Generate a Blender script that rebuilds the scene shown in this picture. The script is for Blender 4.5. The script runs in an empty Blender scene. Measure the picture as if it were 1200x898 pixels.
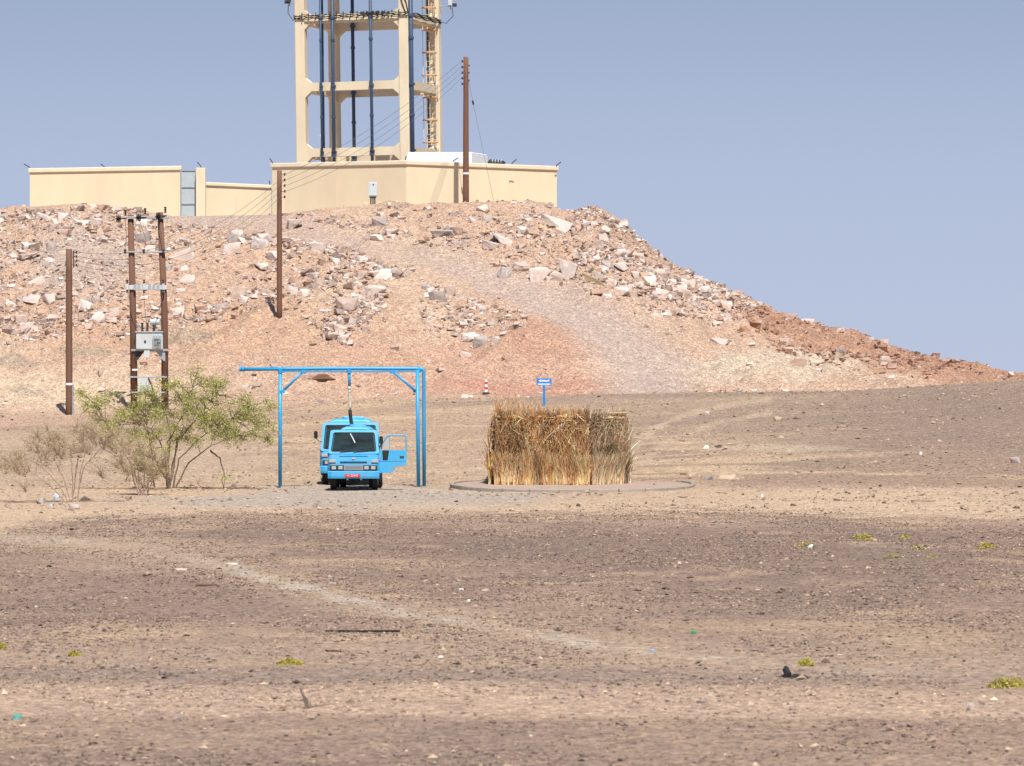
import bpy, math, random
import numpy as np
from mathutils import Vector, Matrix, Euler

random.seed(7)
R = np.random.default_rng(11)
SC = bpy.context.scene
COL = SC.collection

# ------------------------------------------------------------ camera, sky, sun, exposure
F = 5250.0          # focal length in photograph pixels (1200 wide)
CAMH = 3.8
cam_d = bpy.data.cameras.new("camera")
cam = bpy.data.objects.new("camera", cam_d)
COL.objects.link(cam)
cam_d.sensor_width = 36.0
cam_d.lens = F / 1200.0 * 36.0
cam_d.clip_start = 0.5
cam_d.clip_end = 20000.0
cam.location = (0, 0, CAMH)
cam.rotation_euler = (math.radians(90) - 9.0 / F, 0, 0)
cam_d.dof.use_dof = True
cam_d.dof.focus_distance = 152.0
cam_d.dof.aperture_fstop = 5.6
SC.camera = cam

SUN_ELEV = math.radians(57)
SUN_AZ = math.radians(12)        # the sun stands behind the camera, this far to its right
world = bpy.data.worlds.new("World")
SC.world = world
world.use_nodes = True
wn = world.node_tree
wn.nodes.clear()
wo = wn.nodes.new('ShaderNodeOutputWorld')
wb = wn.nodes.new('ShaderNodeBackground')
ws = wn.nodes.new('ShaderNodeTexSky')
ws.sky_type = 'NISHITA'
ws.sun_disc = False
ws.sun_elevation = SUN_ELEV
ws.sun_rotation = math.pi - SUN_AZ
ws.altitude = 0
ws.air_density = 1.0
ws.dust_density = 0.6
ws.ozone_density = 5.0
# dusty desert air: towards the horizon the Nishita sky gives way to a pale lavender dust haze, all round
wtc = wn.nodes.new('ShaderNodeTexCoord')
wsep = wn.nodes.new('ShaderNodeSeparateXYZ'); wn.links.new(wtc.outputs['Generated'], wsep.inputs[0])
wr = wn.nodes.new('ShaderNodeValToRGB')
wr.color_ramp.elements[0].position = 0.0; wr.color_ramp.elements[0].color = (.365, .415, .535, 1)
wr.color_ramp.elements[1].position = 0.35; wr.color_ramp.elements[1].color = (.10, .17, .36, 1)
e = wr.color_ramp.elements.new(0.045); e.color = (.328, .383, .515, 1)
e = wr.color_ramp.elements.new(0.09); e.color = (.240, .305, .432, 1)
wn.links.new(wsep.outputs[2], wr.inputs[0])
wf = wn.nodes.new('ShaderNodeMapRange'); wf.inputs[1].default_value = 0.12; wf.inputs[2].default_value = 0.55
wf.inputs[3].default_value = 0.0; wf.inputs[4].default_value = 1.0
wn.links.new(wsep.outputs[2], wf.inputs[0])
wh = wn.nodes.new('ShaderNodeBackground'); wn.links.new(wr.outputs[0], wh.inputs[0]); wh.inputs[1].default_value = 1.0
wm = wn.nodes.new('ShaderNodeMixShader')
wn.links.new(wf.outputs[0], wm.inputs[0]); wn.links.new(wh.outputs[0], wm.inputs[1]); wn.links.new(wb.outputs[0], wm.inputs[2])
wn.links.new(ws.outputs[0], wb.inputs[0])
wb.inputs[1].default_value = 0.075
wn.links.new(wm.outputs[0], wo.inputs[0])

sun_d = bpy.data.lights.new("sun", 'SUN')
sun_d.energy = 4.6
sun_d.angle = math.radians(0.53)
sun_d.color = (1.0, 0.955, 0.89)
sun = bpy.data.objects.new("sun", sun_d)
COL.objects.link(sun)
sdir = Vector((math.sin(SUN_AZ) * math.cos(SUN_ELEV), -math.cos(SUN_AZ) * math.cos(SUN_ELEV), math.sin(SUN_ELEV)))
sun.rotation_euler = sdir.to_track_quat('Z', 'Y').to_euler()
sun.location = (30, -60, 120)

SC.view_settings.view_transform = 'Standard'
SC.view_settings.look = 'None'
SC.view_settings.exposure = 0.45
SC.view_settings.gamma = 1.0

# ------------------------------------------------------------ noise in numpy
def hsh(ix, iy, seed):
    h = (ix.astype(np.int64) * 374761393 + iy.astype(np.int64) * 668265263 + seed * 974711) & 0xffffffff
    h = ((h ^ (h >> 13)) * 1274126177) & 0xffffffff
    h = h ^ (h >> 16)
    return (h & 0xffff) / 65535.0

def vnoise(x, y, seed=0):
    x = np.asarray(x, float); y = np.asarray(y, float)
    x, y = np.broadcast_arrays(x, y)
    ix = np.floor(x); iy = np.floor(y)
    fx = x - ix; fy = y - iy
    fx = fx * fx * (3 - 2 * fx); fy = fy * fy * (3 - 2 * fy)
    a = hsh(ix, iy, seed); b = hsh(ix + 1, iy, seed)
    c = hsh(ix, iy + 1, seed); d = hsh(ix + 1, iy + 1, seed)
    return (a * (1 - fx) + b * fx) * (1 - fy) + (c * (1 - fx) + d * fx) * fy - 0.5

def fbm(x, y, seed=0, octv=4, gain=0.5):
    s = 0; a = 1.0
    for o in range(octv):
        s = s + a * vnoise(x * 2 ** o + 17.3 * o, y * 2 ** o - 9.1 * o, seed + o)
        a *= gain
    return s

def sstep(a, b, v):
    t = np.clip((v - a) / (b - a), 0, 1)
    return t * t * (3 - 2 * t)

# ------------------------------------------------------------ the lie of the land
# heights along lines of sight: rows are distances, columns bearings; 'py' is the elevation angle in 1/F rad below level+440
DK = [130, 148, 152, 156, 165, 180, 197, 202]
UK = [-400, 0, 100, 330, 450, 600, 740, 850, 1000, 1100, 1200, 1350, 1700]
NEAR = {
    -400: [593.5, 575, 572, 568, 552, 525, 500, 492],
    0:    [593.5, 575, 572, 568, 551, 522, 492, 484],
    100:  [593.5, 575, 572, 568, 550, 520, 489, 481],
    330:  [593.5, 575, 571, 567, 546, 510, 480, 474],
    450:  [593.5, 575, 571, 567, 545, 503, 470, 469],
    600:  [593.5, 575.5, 567, 557, 537, 500, 466, 467],
    740:  [593.5, 575, 565, 554, 532, 498, 463, 465],
    850:  [593.5, 575, 564.5, 553, 529, 496, 461, 463],
    1000: [593.5, 574, 563, 552, 525, 490, 457, 460],
    1100: [593.5, 574, 563, 551, 522, 485, 450, 453],
    1200: [593.5, 574, 562, 550, 519, 480, 443, 447],
    1350: [593.5, 574, 562, 550, 518, 476, 438, 443],
    1700: [593.5, 574, 562, 550, 518, 476, 438, 446],
}
CREST = [(-400, 252), (-100, 244), (0, 242), (40, 240), (75, 239), (120, 243), (180, 246), (320, 247), (350, 243), (420, 239),
         (500, 240), (590, 240), (640, 238), (660, 245), (676, 245), (688, 240), (700, 239), (712, 245), (722, 253), (740, 268),
         (765, 292), (800, 317), (850, 341), (900, 361), (950, 378), (1000, 392), (1050, 408), (1100, 422),
         (1150, 437), (1200, 452), (1350, 470), (1700, 480)]
HD = [202, 209, 218, 227, 236]
HF = [0.0, 0.22, 0.50, 0.77, 1.0]
UT = np.arange(-400, 1701, 5.0)
DT = np.arange(130, 237, 0.5)
crest_u = np.interp(UT, [c[0] for c in CREST], [c[1] for c in CREST])
cols = np.array([NEAR[u] for u in UK], float)
near_u = np.array([np.interp(UT, UK, cols[:, k]) for k in range(len(DK))])
PT = np.zeros((len(DT), len(UT)))
for j in range(len(UT)):
    hd = [toe + (crest_u[j] - toe) * f for toe, f in zip([near_u[-1, j]] * 5, HF)]
    PT[:, j] = np.interp(DT, DK + HD[1:], list(near_u[:, j]) + hd[1:])
ZT = CAMH + (440 - PT) / F * DT[:, None]

def blur(a, sig, axis):
    n = int(3 * sig) + 1
    k = np.exp(-0.5 * (np.arange(-n, n + 1) / sig) ** 2); k /= k.sum()
    a = np.moveaxis(a, axis, 0)
    p = np.pad(a, [(n, n)] + [(0, 0)] * (a.ndim - 1), mode='edge')
    o = sum(k[i] * p[i:i + a.shape[0]] for i in range(2 * n + 1))
    return np.moveaxis(o, 0, axis)

slope_end = ZT[-1] - ZT[-2]
ZB = blur(blur(ZT, 2.5, 0), 1.2, 1)
w = sstep(232, 235.5, DT)[:, None]
ZT = ZB * (1 - w) + ZT * w
PT = 440 + (CAMH - ZT) * F / DT[:, None]

def bilin(T, u, d):
    a = np.clip((u - UT[0]) / 5.0, 0, len(UT) - 1.001)
    b = np.clip((d - DT[0]) / 0.5, 0, len(DT) - 1.001)
    i = a.astype(int); j = b.astype(int); fa = a - i; fb = b - j
    return (T[j, i] * (1 - fa) + T[j, i + 1] * fa) * (1 - fb) + (T[j + 1, i] * (1 - fa) + T[j + 1, i + 1] * fa) * fb

TRACK = [(215, 246), (300, 252), (380, 268), (450, 285), (520, 300), (590, 325), (650, 350), (700, 378), (735, 405), (755, 430), (760, 455)]
def polydist(u, p, line, sy=1.0):
    best = np.full(np.broadcast(u, p).shape, 1e9)
    for (a, b), (c, d) in zip(line[:-1], line[1:]):
        vx, vy = c - a, (d - b) * sy
        t = np.clip(((u - a) * vx + (p - b) * sy * vy) / (vx * vx + vy * vy), 0, 1)
        q = np.hypot(u - a - t * vx, (p - b) * sy - t * vy)
        best = np.minimum(best, q)
    return best

def gz(x, y, rough=True):
    x = np.asarray(x, float); y = np.asarray(y, float)
    x, y = np.broadcast_arrays(x, y)
    yy = np.maximum(y, 20.0)
    u = 600 + F * x / yy
    z = bilin(ZT, u, np.clip(yy, 130, 236))
    z = z * sstep(130, 138, y)
    # plateau behind the crest, falling away at the back
    uc = 600 + F * x / 236.0
    far = sstep(268 + 20 * sstep(0, 700, 700 - np.abs(uc - 350)), 330, y)
    z = z * (1 - far)
    drop = sstep(700, 1000, uc) * np.maximum(y - 236, 0) * 0.15
    z = np.where(y > 236, np.maximum(z - drop, 0), z)
    # side falloff
    side = 1 - sstep(45, 95, -x)
    z = z * np.where(y > 195, side + (1 - side) * 0.25, 1)
    if rough:
        hill = sstep(199, 206, y) * (1 - sstep(238, 242, y))
        trk = np.exp(-(polydist(u, bilin(PT, u, np.clip(yy, 130, 236)), TRACK, 1.6) / 38.0) ** 2) * hill
        top = 1 - 0.5 * sstep(230, 236, y)
        r = fbm(x * 0.33, y * 0.22, 3, 3) * 0.75 + fbm(x * 1.1, y * 1.1, 5, 4, 0.6) * 0.34
        z = z + hill * (1 - 0.8 * trk) * r * top - 0.35 * trk
        nearr = sstep(30, 45, y) * (1 - hill)
        amp = 0.05 + 0.10 * sstep(158, 170, y)
        z = z + nearr * (fbm(x * 0.12, y * 0.12, 9, 3) * amp * 1.4 + fbm(x * 0.9, y * 0.9, 13, 4, 0.6) * 0.045)
    return z

def tpy(x, y):
    return 440 + (CAMH - gz(x, y, False)) * F / np.maximum(y, 20)

def place(u, py):
    """ground point seen along bearing u at elevation py"""
    if py > 594:
        d = CAMH * F / (py - 440.0)
    else:
        col = np.array([bilin(PT, np.array(float(u)), np.array(float(q))) for q in DT])
        d = float(np.interp(py, np.minimum.accumulate(col)[::-1], DT[::-1]))
    x = (u - 600) / F * d
    return Vector((x, d, float(gz(x, d))))

def P(u, py, d):
    return Vector(((u - 600) / F * d, d, CAMH + (440 - py) / F * d))

def on(u, d):
    x = (u - 600) / F * d
    return Vector((x, d, float(gz(x, d))))

# ------------------------------------------------------------ materials
def mat(name, col, rough=0.7, metal=0.0, var=0.0, scale=4.0, bump=0.0, attr=None, randv=0.0, spec=0.3, dirt=None, dirt_amt=0.0, stretch=None):
    m = bpy.data.materials.new(name); m.use_nodes = True
    nt = m.node_tree; N = nt.nodes; L = nt.links
    b = N['Principled BSDF']
    b.inputs['Roughness'].default_value = rough
    b.inputs['Metallic'].default_value = metal
    b.inputs['Specular IOR Level'].default_value = spec
    b.inputs['Base Color'].default_value = (*col, 1)
    if not (var or bump or attr or randv or dirt): return m
    tc = N.new('ShaderNodeTexCoord')
    mp = N.new('ShaderNodeMapping'); L.new(tc.outputs['Object'], mp.inputs[0])
    if stretch: mp.inputs['Scale'].default_value = stretch
    nz = N.new('ShaderNodeTexNoise'); nz.inputs['Scale'].default_value = scale
    nz.inputs['Detail'].default_value = 6; nz.inputs['Roughness'].default_value = 0.65
    L.new(mp.outputs[0], nz.inputs['Vector'])
    cur = None
    if attr:
        at = N.new('ShaderNodeAttribute'); at.attribute_name = attr; cur = at.outputs['Color']
    else:
        rg = N.new('ShaderNodeRGB'); rg.outputs[0].default_value = (*col, 1); cur = rg.outputs[0]
    if dirt:
        n2 = N.new('ShaderNodeTexNoise'); n2.inputs['Scale'].default_value = scale * 0.35; n2.inputs['Detail'].default_value = 4
        L.new(mp.outputs[0], n2.inputs['Vector'])
        rp = N.new('ShaderNodeMapRange'); rp.inputs[1].default_value = 0.45; rp.inputs[2].default_value = 0.75
        rp.inputs[3].default_value = 0; rp.inputs[4].default_value = dirt_amt
        L.new(n2.outputs[0], rp.inputs[0])
        mx = N.new('ShaderNodeMix'); mx.data_type = 'RGBA'
        L.new(rp.outputs[0], mx.inputs[0]); L.new(cur, mx.inputs[6]); mx.inputs[7].default_value = (*dirt, 1)
        cur = mx.outputs[2]
    if var or randv:
        mr = N.new('ShaderNodeMapRange'); mr.inputs[1].default_value = 0.25; mr.inputs[2].default_value = 0.75
        mr.inputs[3].default_value = 1 - var; mr.inputs[4].default_value = 1 + var
        L.new(nz.outputs[0], mr.inputs[0])
        val = mr.outputs[0]
        if randv:
            oi = N.new('ShaderNodeObjectInfo')
            m2 = N.new('ShaderNodeMapRange'); m2.inputs[3].default_value = 1 - randv; m2.inputs[4].default_value = 1 + randv
            L.new(oi.outputs['Random'], m2.inputs[0])
            mu = N.new('ShaderNodeMath'); mu.operation = 'MULTIPLY'
            L.new(val, mu.inputs[0]); L.new(m2.outputs[0], mu.inputs[1]); val = mu.outputs[0]
        vm = N.new('ShaderNodeVectorMath'); vm.operation = 'SCALE'
        L.new(cur, vm.inputs[0]); L.new(val, vm.inputs['Scale']); cur = vm.outputs[0]
    L.new(cur, b.inputs['Base Color'])
    if bump:
        bp = N.new('ShaderNodeBump'); bp.inputs['Strength'].default_value = min(1, bump); bp.inputs['Distance'].default_value = 0.05 * max(1, bump)
        L.new(nz.outputs[0], bp.inputs['Height']); L.new(bp.outputs[0], b.inputs['Normal'])
    return m

def tagp(o, label=None, cat=None, group=None, kind=None):
    if label: o['label'] = label
    if cat: o['category'] = cat
    if group: o['group'] = group
    if kind: o['kind'] = kind
    return o

def npmesh(name, V, faces, mats, colors=None, smooth=False):
    """V (n,3), faces (m,k) int array"""
    me = bpy.data.meshes.new(name)
    V = np.ascontiguousarray(V, dtype=np.float32); faces = np.ascontiguousarray(faces, dtype=np.int32)
    n, k = faces.shape
    me.vertices.add(len(V)); me.vertices.foreach_set('co', V.ravel())
    me.loops.add(n * k); me.loops.foreach_set('vertex_index', faces.ravel())
    me.polygons.add(n)
    me.polygons.foreach_set('loop_start', np.arange(0, n * k, k, dtype=np.int32))
    me.polygons.foreach_set('loop_total', np.full(n, k, dtype=np.int32))
    me.polygons.foreach_set('use_smooth', np.full(n, smooth))
    if colors is not None:
        ca = me.color_attributes.new('soil', 'FLOAT_COLOR', 'POINT')
        c4 = np.ones((len(V), 4), np.float32); c4[:, :3] = colors
        ca.data.foreach_set('color', c4.ravel())
    for m in (mats if isinstance(mats, list) else [mats]): me.materials.append(m)
    me.update(); me.validate(verbose=False)
    o = bpy.data.objects.new(name, me); COL.objects.link(o)
    return o

# ------------------------------------------------------------ soil colours (what the earth itself is made of)
FTR = [(-40, 628), (60, 633), (150, 641), (270, 666), (360, 690), (450, 711), (600, 738), (700, 755), (820, 773), (960, 783), (1240, 792)]
def soil(x, y):
    d = np.maximum(y, 20.0)
    u = 600 + F * x / d
    p = tpy(x, y)
    n1 = fbm(x * 0.25, y * 0.12, 21, 4); n2 = fbm(x * 1.3, y * 0.7, 31, 4, 0.6); n3 = fbm(x * 0.07, y * 0.05, 41, 3)
    def C(*c): return np.array(c)[None, None, :] if x.ndim == 2 else np.array(c)[None, :]
    def mixc(a, b, m): return a * (1 - m[..., None]) + b * m[..., None]
    def el(u0, p0, ru, rp, s=0.5):
        q = np.hypot((u - u0) / ru, (p - p0) / rp) + n1 * 0.55 + n2 * 0.3
        return 1 - sstep(1 - s, 1 + s, q)
    tan = C(.365, .275, .203) * np.ones(x.shape + (1,))
    tan = mixc(tan, C(.275, .205, .158), sstep(0.02, 0.30, n1 + 0.6 * n3 + 0.22 * sstep(780, 1150, u) - 0.05) * .85)
    tan = mixc(tan, C(.45, .35, .245), sstep(0.08, 0.36, fbm(x * 0.14, y * 0.45, 57, 4)) * 0.85)
    tan = mixc(tan, C(.26, .20, .158), sstep(0.12, 0.34, fbm(x * 0.10 - y * .02, y * 0.30, 67, 4)) * 0.7 * sstep(520, 760, u))
    # dark band along the near ridge
    rid = np.interp(u, [0, 450, 600, 850, 1000, 1200], [488, 468, 465, 461, 457, 445])
    tan = mixc(tan, C(.265, .208, .168), sstep(430, 520, u) * np.exp(-((p - rid - 7 - 12 * sstep(800, 1200, u)) / (7 + 10 * sstep(800, 1200, u))) ** 2) * 0.6)
    tan = mixc(tan, C(.235, .185, .152), el(1180, 495, 270, 46, 0.6) * 0.85)
    tan = mixc(tan, C(.26, .20, .16), el(880, 490, 150, 16, 0.6) * 0.6)
    tan = mixc(tan, C(.30, .225, .185), el(1100, 575, 200, 12, 0.6) * 0.5)
    tan = mixc(tan, C(.44, .36, .27), el(900, 527, 70, 4, 0.5) * 0.7)
    for ln in ([(742, 530), (765, 503), (800, 486), (850, 474), (900, 468)], [(748, 545), (790, 515), (840, 495), (900, 483)]):
        tan = mixc(tan, C(.42, .335, .245), (1 - sstep(1, 7, polydist(u, p, ln, 1.4) + 5 * n2)) * 0.75)
    # sand light on the left flat
    tan = mixc(tan, C(.40, .315, .235), el(60, 545, 420, 34, 0.5) * 0.7)
    col = tan
    # light apron band and the gravel pad under the gantry
    col = mixc(col, C(.47, .365, .265), sstep(566, 578, p) * (0.75 + 0.25 * sstep(-.2, .3, n1)))
    col = mixc(col, C(.365, .325, .285), el(400, 583, 210, 13, 0.35) * 0.85)
    col = mixc(col, C(.47, .34, .22), el(215, 573, 95, 7, 0.5) * 0.7)
    # dark desert pavement in front
    bound = np.interp(u, [-200, 0, 70, 250, 500, 800, 1000, 1400], [622, 622, 612, 602, 604, 601, 607, 612])
    g = sstep(-6, 5, p - bound + 16 * n2)
    dark = C(.292, .218, .170) * np.ones(x.shape + (1,))
    dark = mixc(dark, C(.34, .255, .195), sstep(0.0, 0.45, n1 + 0.4 * n2))
    dark = mixc(dark, C(.20, .152, .127), el(850, 655, 520, 38, 0.6) * 0.7)
    dark = mixc(dark, C(.21, .16, .133), el(150, 700, 330, 45, 0.6) * 0.6)
    dark = mixc(dark, C(.205, .155, .128), el(620, 640, 330, 22, 0.6) * 0.5)
    dark = mixc(dark, C(.40, .305, .215), sstep(0.18, 0.42, fbm(x * .5, y * .35, 71, 4)) * .6)
    dark = mixc(dark, C(.19, .15, .13), sstep(0.1, 0.4, -n1) * 0.45)
    pl = sstep(742, 768, p) * (1 - sstep(838, 848, p + 14 * n1))
    dark = mixc(dark, C(.345, .265, .205), pl * 0.55)
    pk = sstep(802, 815, p + 10 * n1) * (1 - sstep(838, 846, p + 12 * n1))
    dark = mixc(dark, C(.43, .325, .25), pk * 0.75)
    dark = mixc(dark, C(.235, .19, .165), sstep(782, 790, p) * (1 - sstep(800, 808, p)) * 0.6)
    tr = polydist(u, p, FTR, 2.0)
    dark = mixc(dark, C(.38, .295, .22), (1 - sstep(14, 52, tr + 26 * n1 + 14 * n2)) * 0.6 * (1 - .6 * sstep(780, 950, u)))
    dark = mixc(dark, C(.43, .385, .325), (1 - sstep(3, 13, tr + 14 * n2 + 8 * n1 + 3)) * 0.95 * (0.45 + 0.55 * sstep(250, 300, u) * (1 - sstep(430, 520, u)) + 0.2 * sstep(560, 640, u)) * (1 - .75 * sstep(760, 900, u)))
    col = mixc(col, dark, g)
    # the hill
    hl = sstep(197, 203, d + 4 * n1 + 2 * n2 + 9 * sstep(360, 240, u) * 1.0)
    hl = hl * (p < 500)
    hc = C(.425, .298, .222) * np.ones(x.shape + (1,))
    hc = mixc(hc, C(.40, .285, .21), sstep(0.0, 0.5, n2))
    hc = mixc(hc, C(.46, .35, .26), sstep(0.1, 0.4, n1) * 0.6)
    hc = mixc(hc, C(.41, .265, .175), el(230, 385, 230, 35, 0.6) * 0.55)
    hc = mixc(hc, C(.42, .275, .20), el(510, 425, 150, 40, 0.6) * 0.8)
    hc = mixc(hc, C(.38, .205, .15), el(600, 455, 120, 9, 0.6) * 0.7)
    hc = mixc(hc, C(.375, .23, .165), el(640, 400, 60, 26, 0.6) * 0.7)
    hc = mixc(hc, C(.47, .40, .31), el(905, 425, 95, 22, 0.4) * 0.75)
    hc = mixc(hc, C(.52, .41, .30), el(60, 455, 170, 22, 0.6) * 0.7)
    org = sstep(0, 40, (u - 860) + (p - 372) * 0.2) * (1 - sstep(0, 18, (p - 372) - (u - 850) * 0.29 + 8 * n1))
    hc = mixc(hc, C(.33, .195, .135), org * 0.9)
    tk = 1 - sstep(8, 42, polydist(u, p, TRACK, 1.4) * np.interp(u, [200, 560, 690, 780], [1.35, 1.1, .62, .5]) + 9 * n2 + 16 * n1)
    hc = mixc(hc, C(.39, .315, .272), tk * np.interp(u, [200, 340, 450, 620, 800], [0.85, 0.6, 0.55, 0.85, 0.85]))
    hc = mixc(hc, C(.36, .315, .28), el(105, 305, 55, 40, 0.5) * 0.6)
    hc = mixc(hc, C(.27, .235, .18), np.maximum(el(110, 412, 45, 6), np.maximum(el(215, 398, 30, 8), np.maximum(el(15, 422, 35, 6), el(30, 455, 28, 7)))) * 0.6)
    return mixc(col * np.array([1.045, 1.015, .985]), hc * np.array([1.03, 1.03, 1.03]), hl)

xs = list(np.arange(-31.2, 31.3, 0.155))
s = 0.3
while xs[-1] < 6000: xs.append(xs[-1] + s); s *= 1.22
s = 0.3
left = []
v = xs[0]
while v > -6000: v -= s; s *= 1.22; left.append(v)
xs = np.array(left[::-1] + xs)
ys = np.concatenate([-np.geomspace(6000, 10, 14), np.linspace(0, 34, 8), np.arange(36, 42, 1.0), np.arange(42, 148, 0.45), np.arange(148, 199, 0.3),
                     np.arange(199, 240, 0.14), np.arange(240, 262, 1.0), np.arange(262, 340, 4), np.geomspace(345, 9000, 16)])
X, Y = np.meshgrid(xs, ys)
Z = gz(X, Y)
CC = soil(X, Y)
nx, ny = len(xs), len(ys)
idx = np.arange(nx * ny).reshape(ny, nx)
fc = np.stack([idx[:-1, :-1], idx[:-1, 1:], idx[1:, 1:], idx[1:, :-1]], -1).reshape(-1, 4)
M_ground = mat('soil', (.3, .25, .2), rough=0.95, var=0.30, scale=9.0, bump=0.9, attr='soil', spec=0.1)
def gravelly(m, s1, s2, amt1, amt2):
    nt = m.node_tree; N = nt.nodes; L = nt.links; b = N['Principled BSDF']
    src = b.inputs['Base Color'].links[0].from_socket
    tc = N.new('ShaderNodeTexCoord')
    cur = src
    for s_, amt, c0, c1 in ((s1, amt1, (.50, .46, .45, 1), (1.55, 1.5, 1.42, 1)), (s2, amt2, (.62, .60, .62, 1), (1.36, 1.33, 1.28, 1)), (46.0, 0.6, (.45, .43, .43, 1), (1.6, 1.55, 1.5, 1))):
        vo = N.new('ShaderNodeTexVoronoi'); vo.inputs['Scale'].default_value = s_; vo.inputs['Randomness'].default_value = 1
        L.new(tc.outputs['Object'], vo.inputs['Vector'])
        sp = N.new('ShaderNodeSeparateColor'); L.new(vo.outputs['Color'], sp.inputs[0])
        rp = N.new('ShaderNodeValToRGB'); rp.color_ramp.elements[0].color = c0; rp.color_ramp.elements[1].color = c1
        e = rp.color_ramp.elements.new(0.35); e.color = (.93, .92, .92, 1)
        e = rp.color_ramp.elements.new(0.8); e.color = (1.06, 1.04, 1.0, 1)
        L.new(sp.outputs[0], rp.inputs[0])
        mx = N.new('ShaderNodeMix'); mx.data_type = 'RGBA'; mx.blend_type = 'MULTIPLY'; mx.inputs[0].default_value = amt
        L.new(cur, mx.inputs[6]); L.new(rp.outputs[0], mx.inputs[7]); cur = mx.outputs[2]
    L.new(cur, b.inputs['Base Color'])
gravelly(M_ground, 17.0, 5.0, 0.85, 0.40)
ground = npmesh('ground', np.stack([X, Y, Z], -1).reshape(-1, 3), fc, M_ground, CC.reshape(-1, 3), smooth=True)
tagp(ground, kind='structure')

# ------------------------------------------------------------ loose stones in bulk
BOX = np.array([[-1, -1, -1], [1, -1, -1], [1, 1, -1], [-1, 1, -1], [-1, -1, 1], [1, -1, 1], [1, 1, 1], [-1, 1, 1]], float) * 0.5
BOXF = np.array([[0, 3, 2, 1], [4, 5, 6, 7], [0, 1, 5, 4], [1, 2, 6, 5], [2, 3, 7, 6], [3, 0, 4, 7]])
OCT = np.array([[1, 0, 0], [0, 1, 0], [-1, 0, 0], [0, -1, 0], [0, 0, 1], [0, 0, -1]], float) * 0.55
OCTF = np.array([[0, 1, 4], [1, 2, 4], [2, 3, 4], [3, 0, 4], [1, 0, 5], [2, 1, 5], [3, 2, 5], [0, 3, 5]])
def stones(name, pos, size, cols, m, shape='box', flat=0.6, tilt=0.5):
    n = len(pos)
    base, fcs = (BOX, BOXF) if shape == 'box' else (OCT, OCTF)
    k = len(base)
    V = np.repeat(base[None], n, 0)
    V = V * (1 + R.uniform(-0.55, 0.35, (n, k, 1))) + R.normal(0, 0.09, (n, k, 3))
    sc = np.stack([size * R.uniform(0.8, 1.35, n), size * R.uniform(0.6, 1.0, n), size * flat * R.uniform(0.6, 1.3, n)], -1)
    V = V * sc[:, None, :]
    a = R.uniform(0, 2 * math.pi, n); t = R.normal(0, tilt, n)
    ct, st = np.cos(t)[:, None], np.sin(t)[:, None]
    y = V[..., 1] * ct - V[..., 2] * st; z = V[..., 1] * st + V[..., 2] * ct; x = V[..., 0]
    ca, sa = np.cos(a)[:, None], np.sin(a)[:, None]
    V = np.stack([x * ca - y * sa, x * sa + y * ca, z], -1) + pos[:, None, :]
    FF = (fcs[None] + (np.arange(n) * k)[:, None, None]).reshape(-1, fcs.shape[1])
    cc = np.repeat(cols[:, None, :], k, 1).reshape(-1, 3)
    return npmesh(name, V.reshape(-1, 3), FF, m, cc)

def scatter(n, d0, d1, umin=-45, umax=1245):
    d = np.sqrt(R.uniform(d0 * d0, d1 * d1, n)); u = R.uniform(umin, umax, n)
    x = (u - 600) / F * d
    return x, d, u
def palette(n, pal, wts, jit=0.12):
    pal = np.array(pal); i = R.choice(len(pal), n, p=np.array(wts) / sum(wts))
    return pal[i] * (1 + R.normal(0, jit, (n, 1)))

M_stone = mat('loose_stone', (.3, .25, .2), rough=0.9, var=0.18, scale=25, attr='soil', spec=0.15)
# desert pavement nearest the camera
x, y, u = scatter(215000, 40, 128)
p = tpy(x, y)
bound = np.interp(u, [-200, 0, 70, 250, 500, 800, 1000, 1400], [622, 622, 612, 602, 604, 601, 607, 612])
keep = (p > bound - 2 + R.normal(0, 3, len(x)))
tr = polydist(u, p, FTR, 2.0)
keep &= (tr > 13) | (R.random(len(x)) < 0.25)
keep &= R.random(len(x)) < np.clip(0.55 + 1.3 * fbm(x * 0.5, y * 0.3, 77, 3), 0.12, 1)
pk = sstep(802, 812, p) * (1 - sstep(838, 846, p))
keep &= R.random(len(x)) > 0.35 * pk
x, y, p, pk = x[keep], y[keep], p[keep], pk[keep]
n = len(x)
sz = np.clip(R.lognormal(math.log(0.033), 0.42, n), 0.016, 0.13)
pc = palette(n, [(.13, .098, .082), (.20, .145, .112), (.30, .215, .15), (.40, .30, .21), (.075, .062, .057), (.25, .17, .13), (.50, .44, .36)], [24, 32, 18, 6, 5, 14, 0.5])
pc = pc * (1.1 + 0.45 * pk[:, None])
tagp(stones('desert_gravel', np.stack([x, y, gz(x, y) + sz * 0.08], -1), sz, pc, M_stone, 'oct', 0.55, 0.3), kind='stuff')
# sparser stones between the apron and the hill
x, y, u = scatter(19000, 124, 201)
keep = R.random(len(x)) < np.clip(0.35 + 0.4 * sstep(700, 1100, u) + 1.4 * fbm(x * 0.35, y * 0.25, 87, 3), 0.05, 1)
x, y, u = x[keep], y[keep], u[keep]; n = len(x)
sz = np.clip(R.lognormal(math.log(0.065), 0.5, n), 0.03, 0.3)
pc = palette(n, [(.25, .19, .145), (.36, .275, .20), (.45, .36, .27), (.14, .11, .095), (.32, .22, .165)], [24, 32, 12, 8, 14])
tagp(stones('plain_gravel', np.stack([x, y, gz(x, y) + sz * 0.1], -1), sz, pc, M_stone, 'oct', 0.6, 0.4), kind='stuff')

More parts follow.
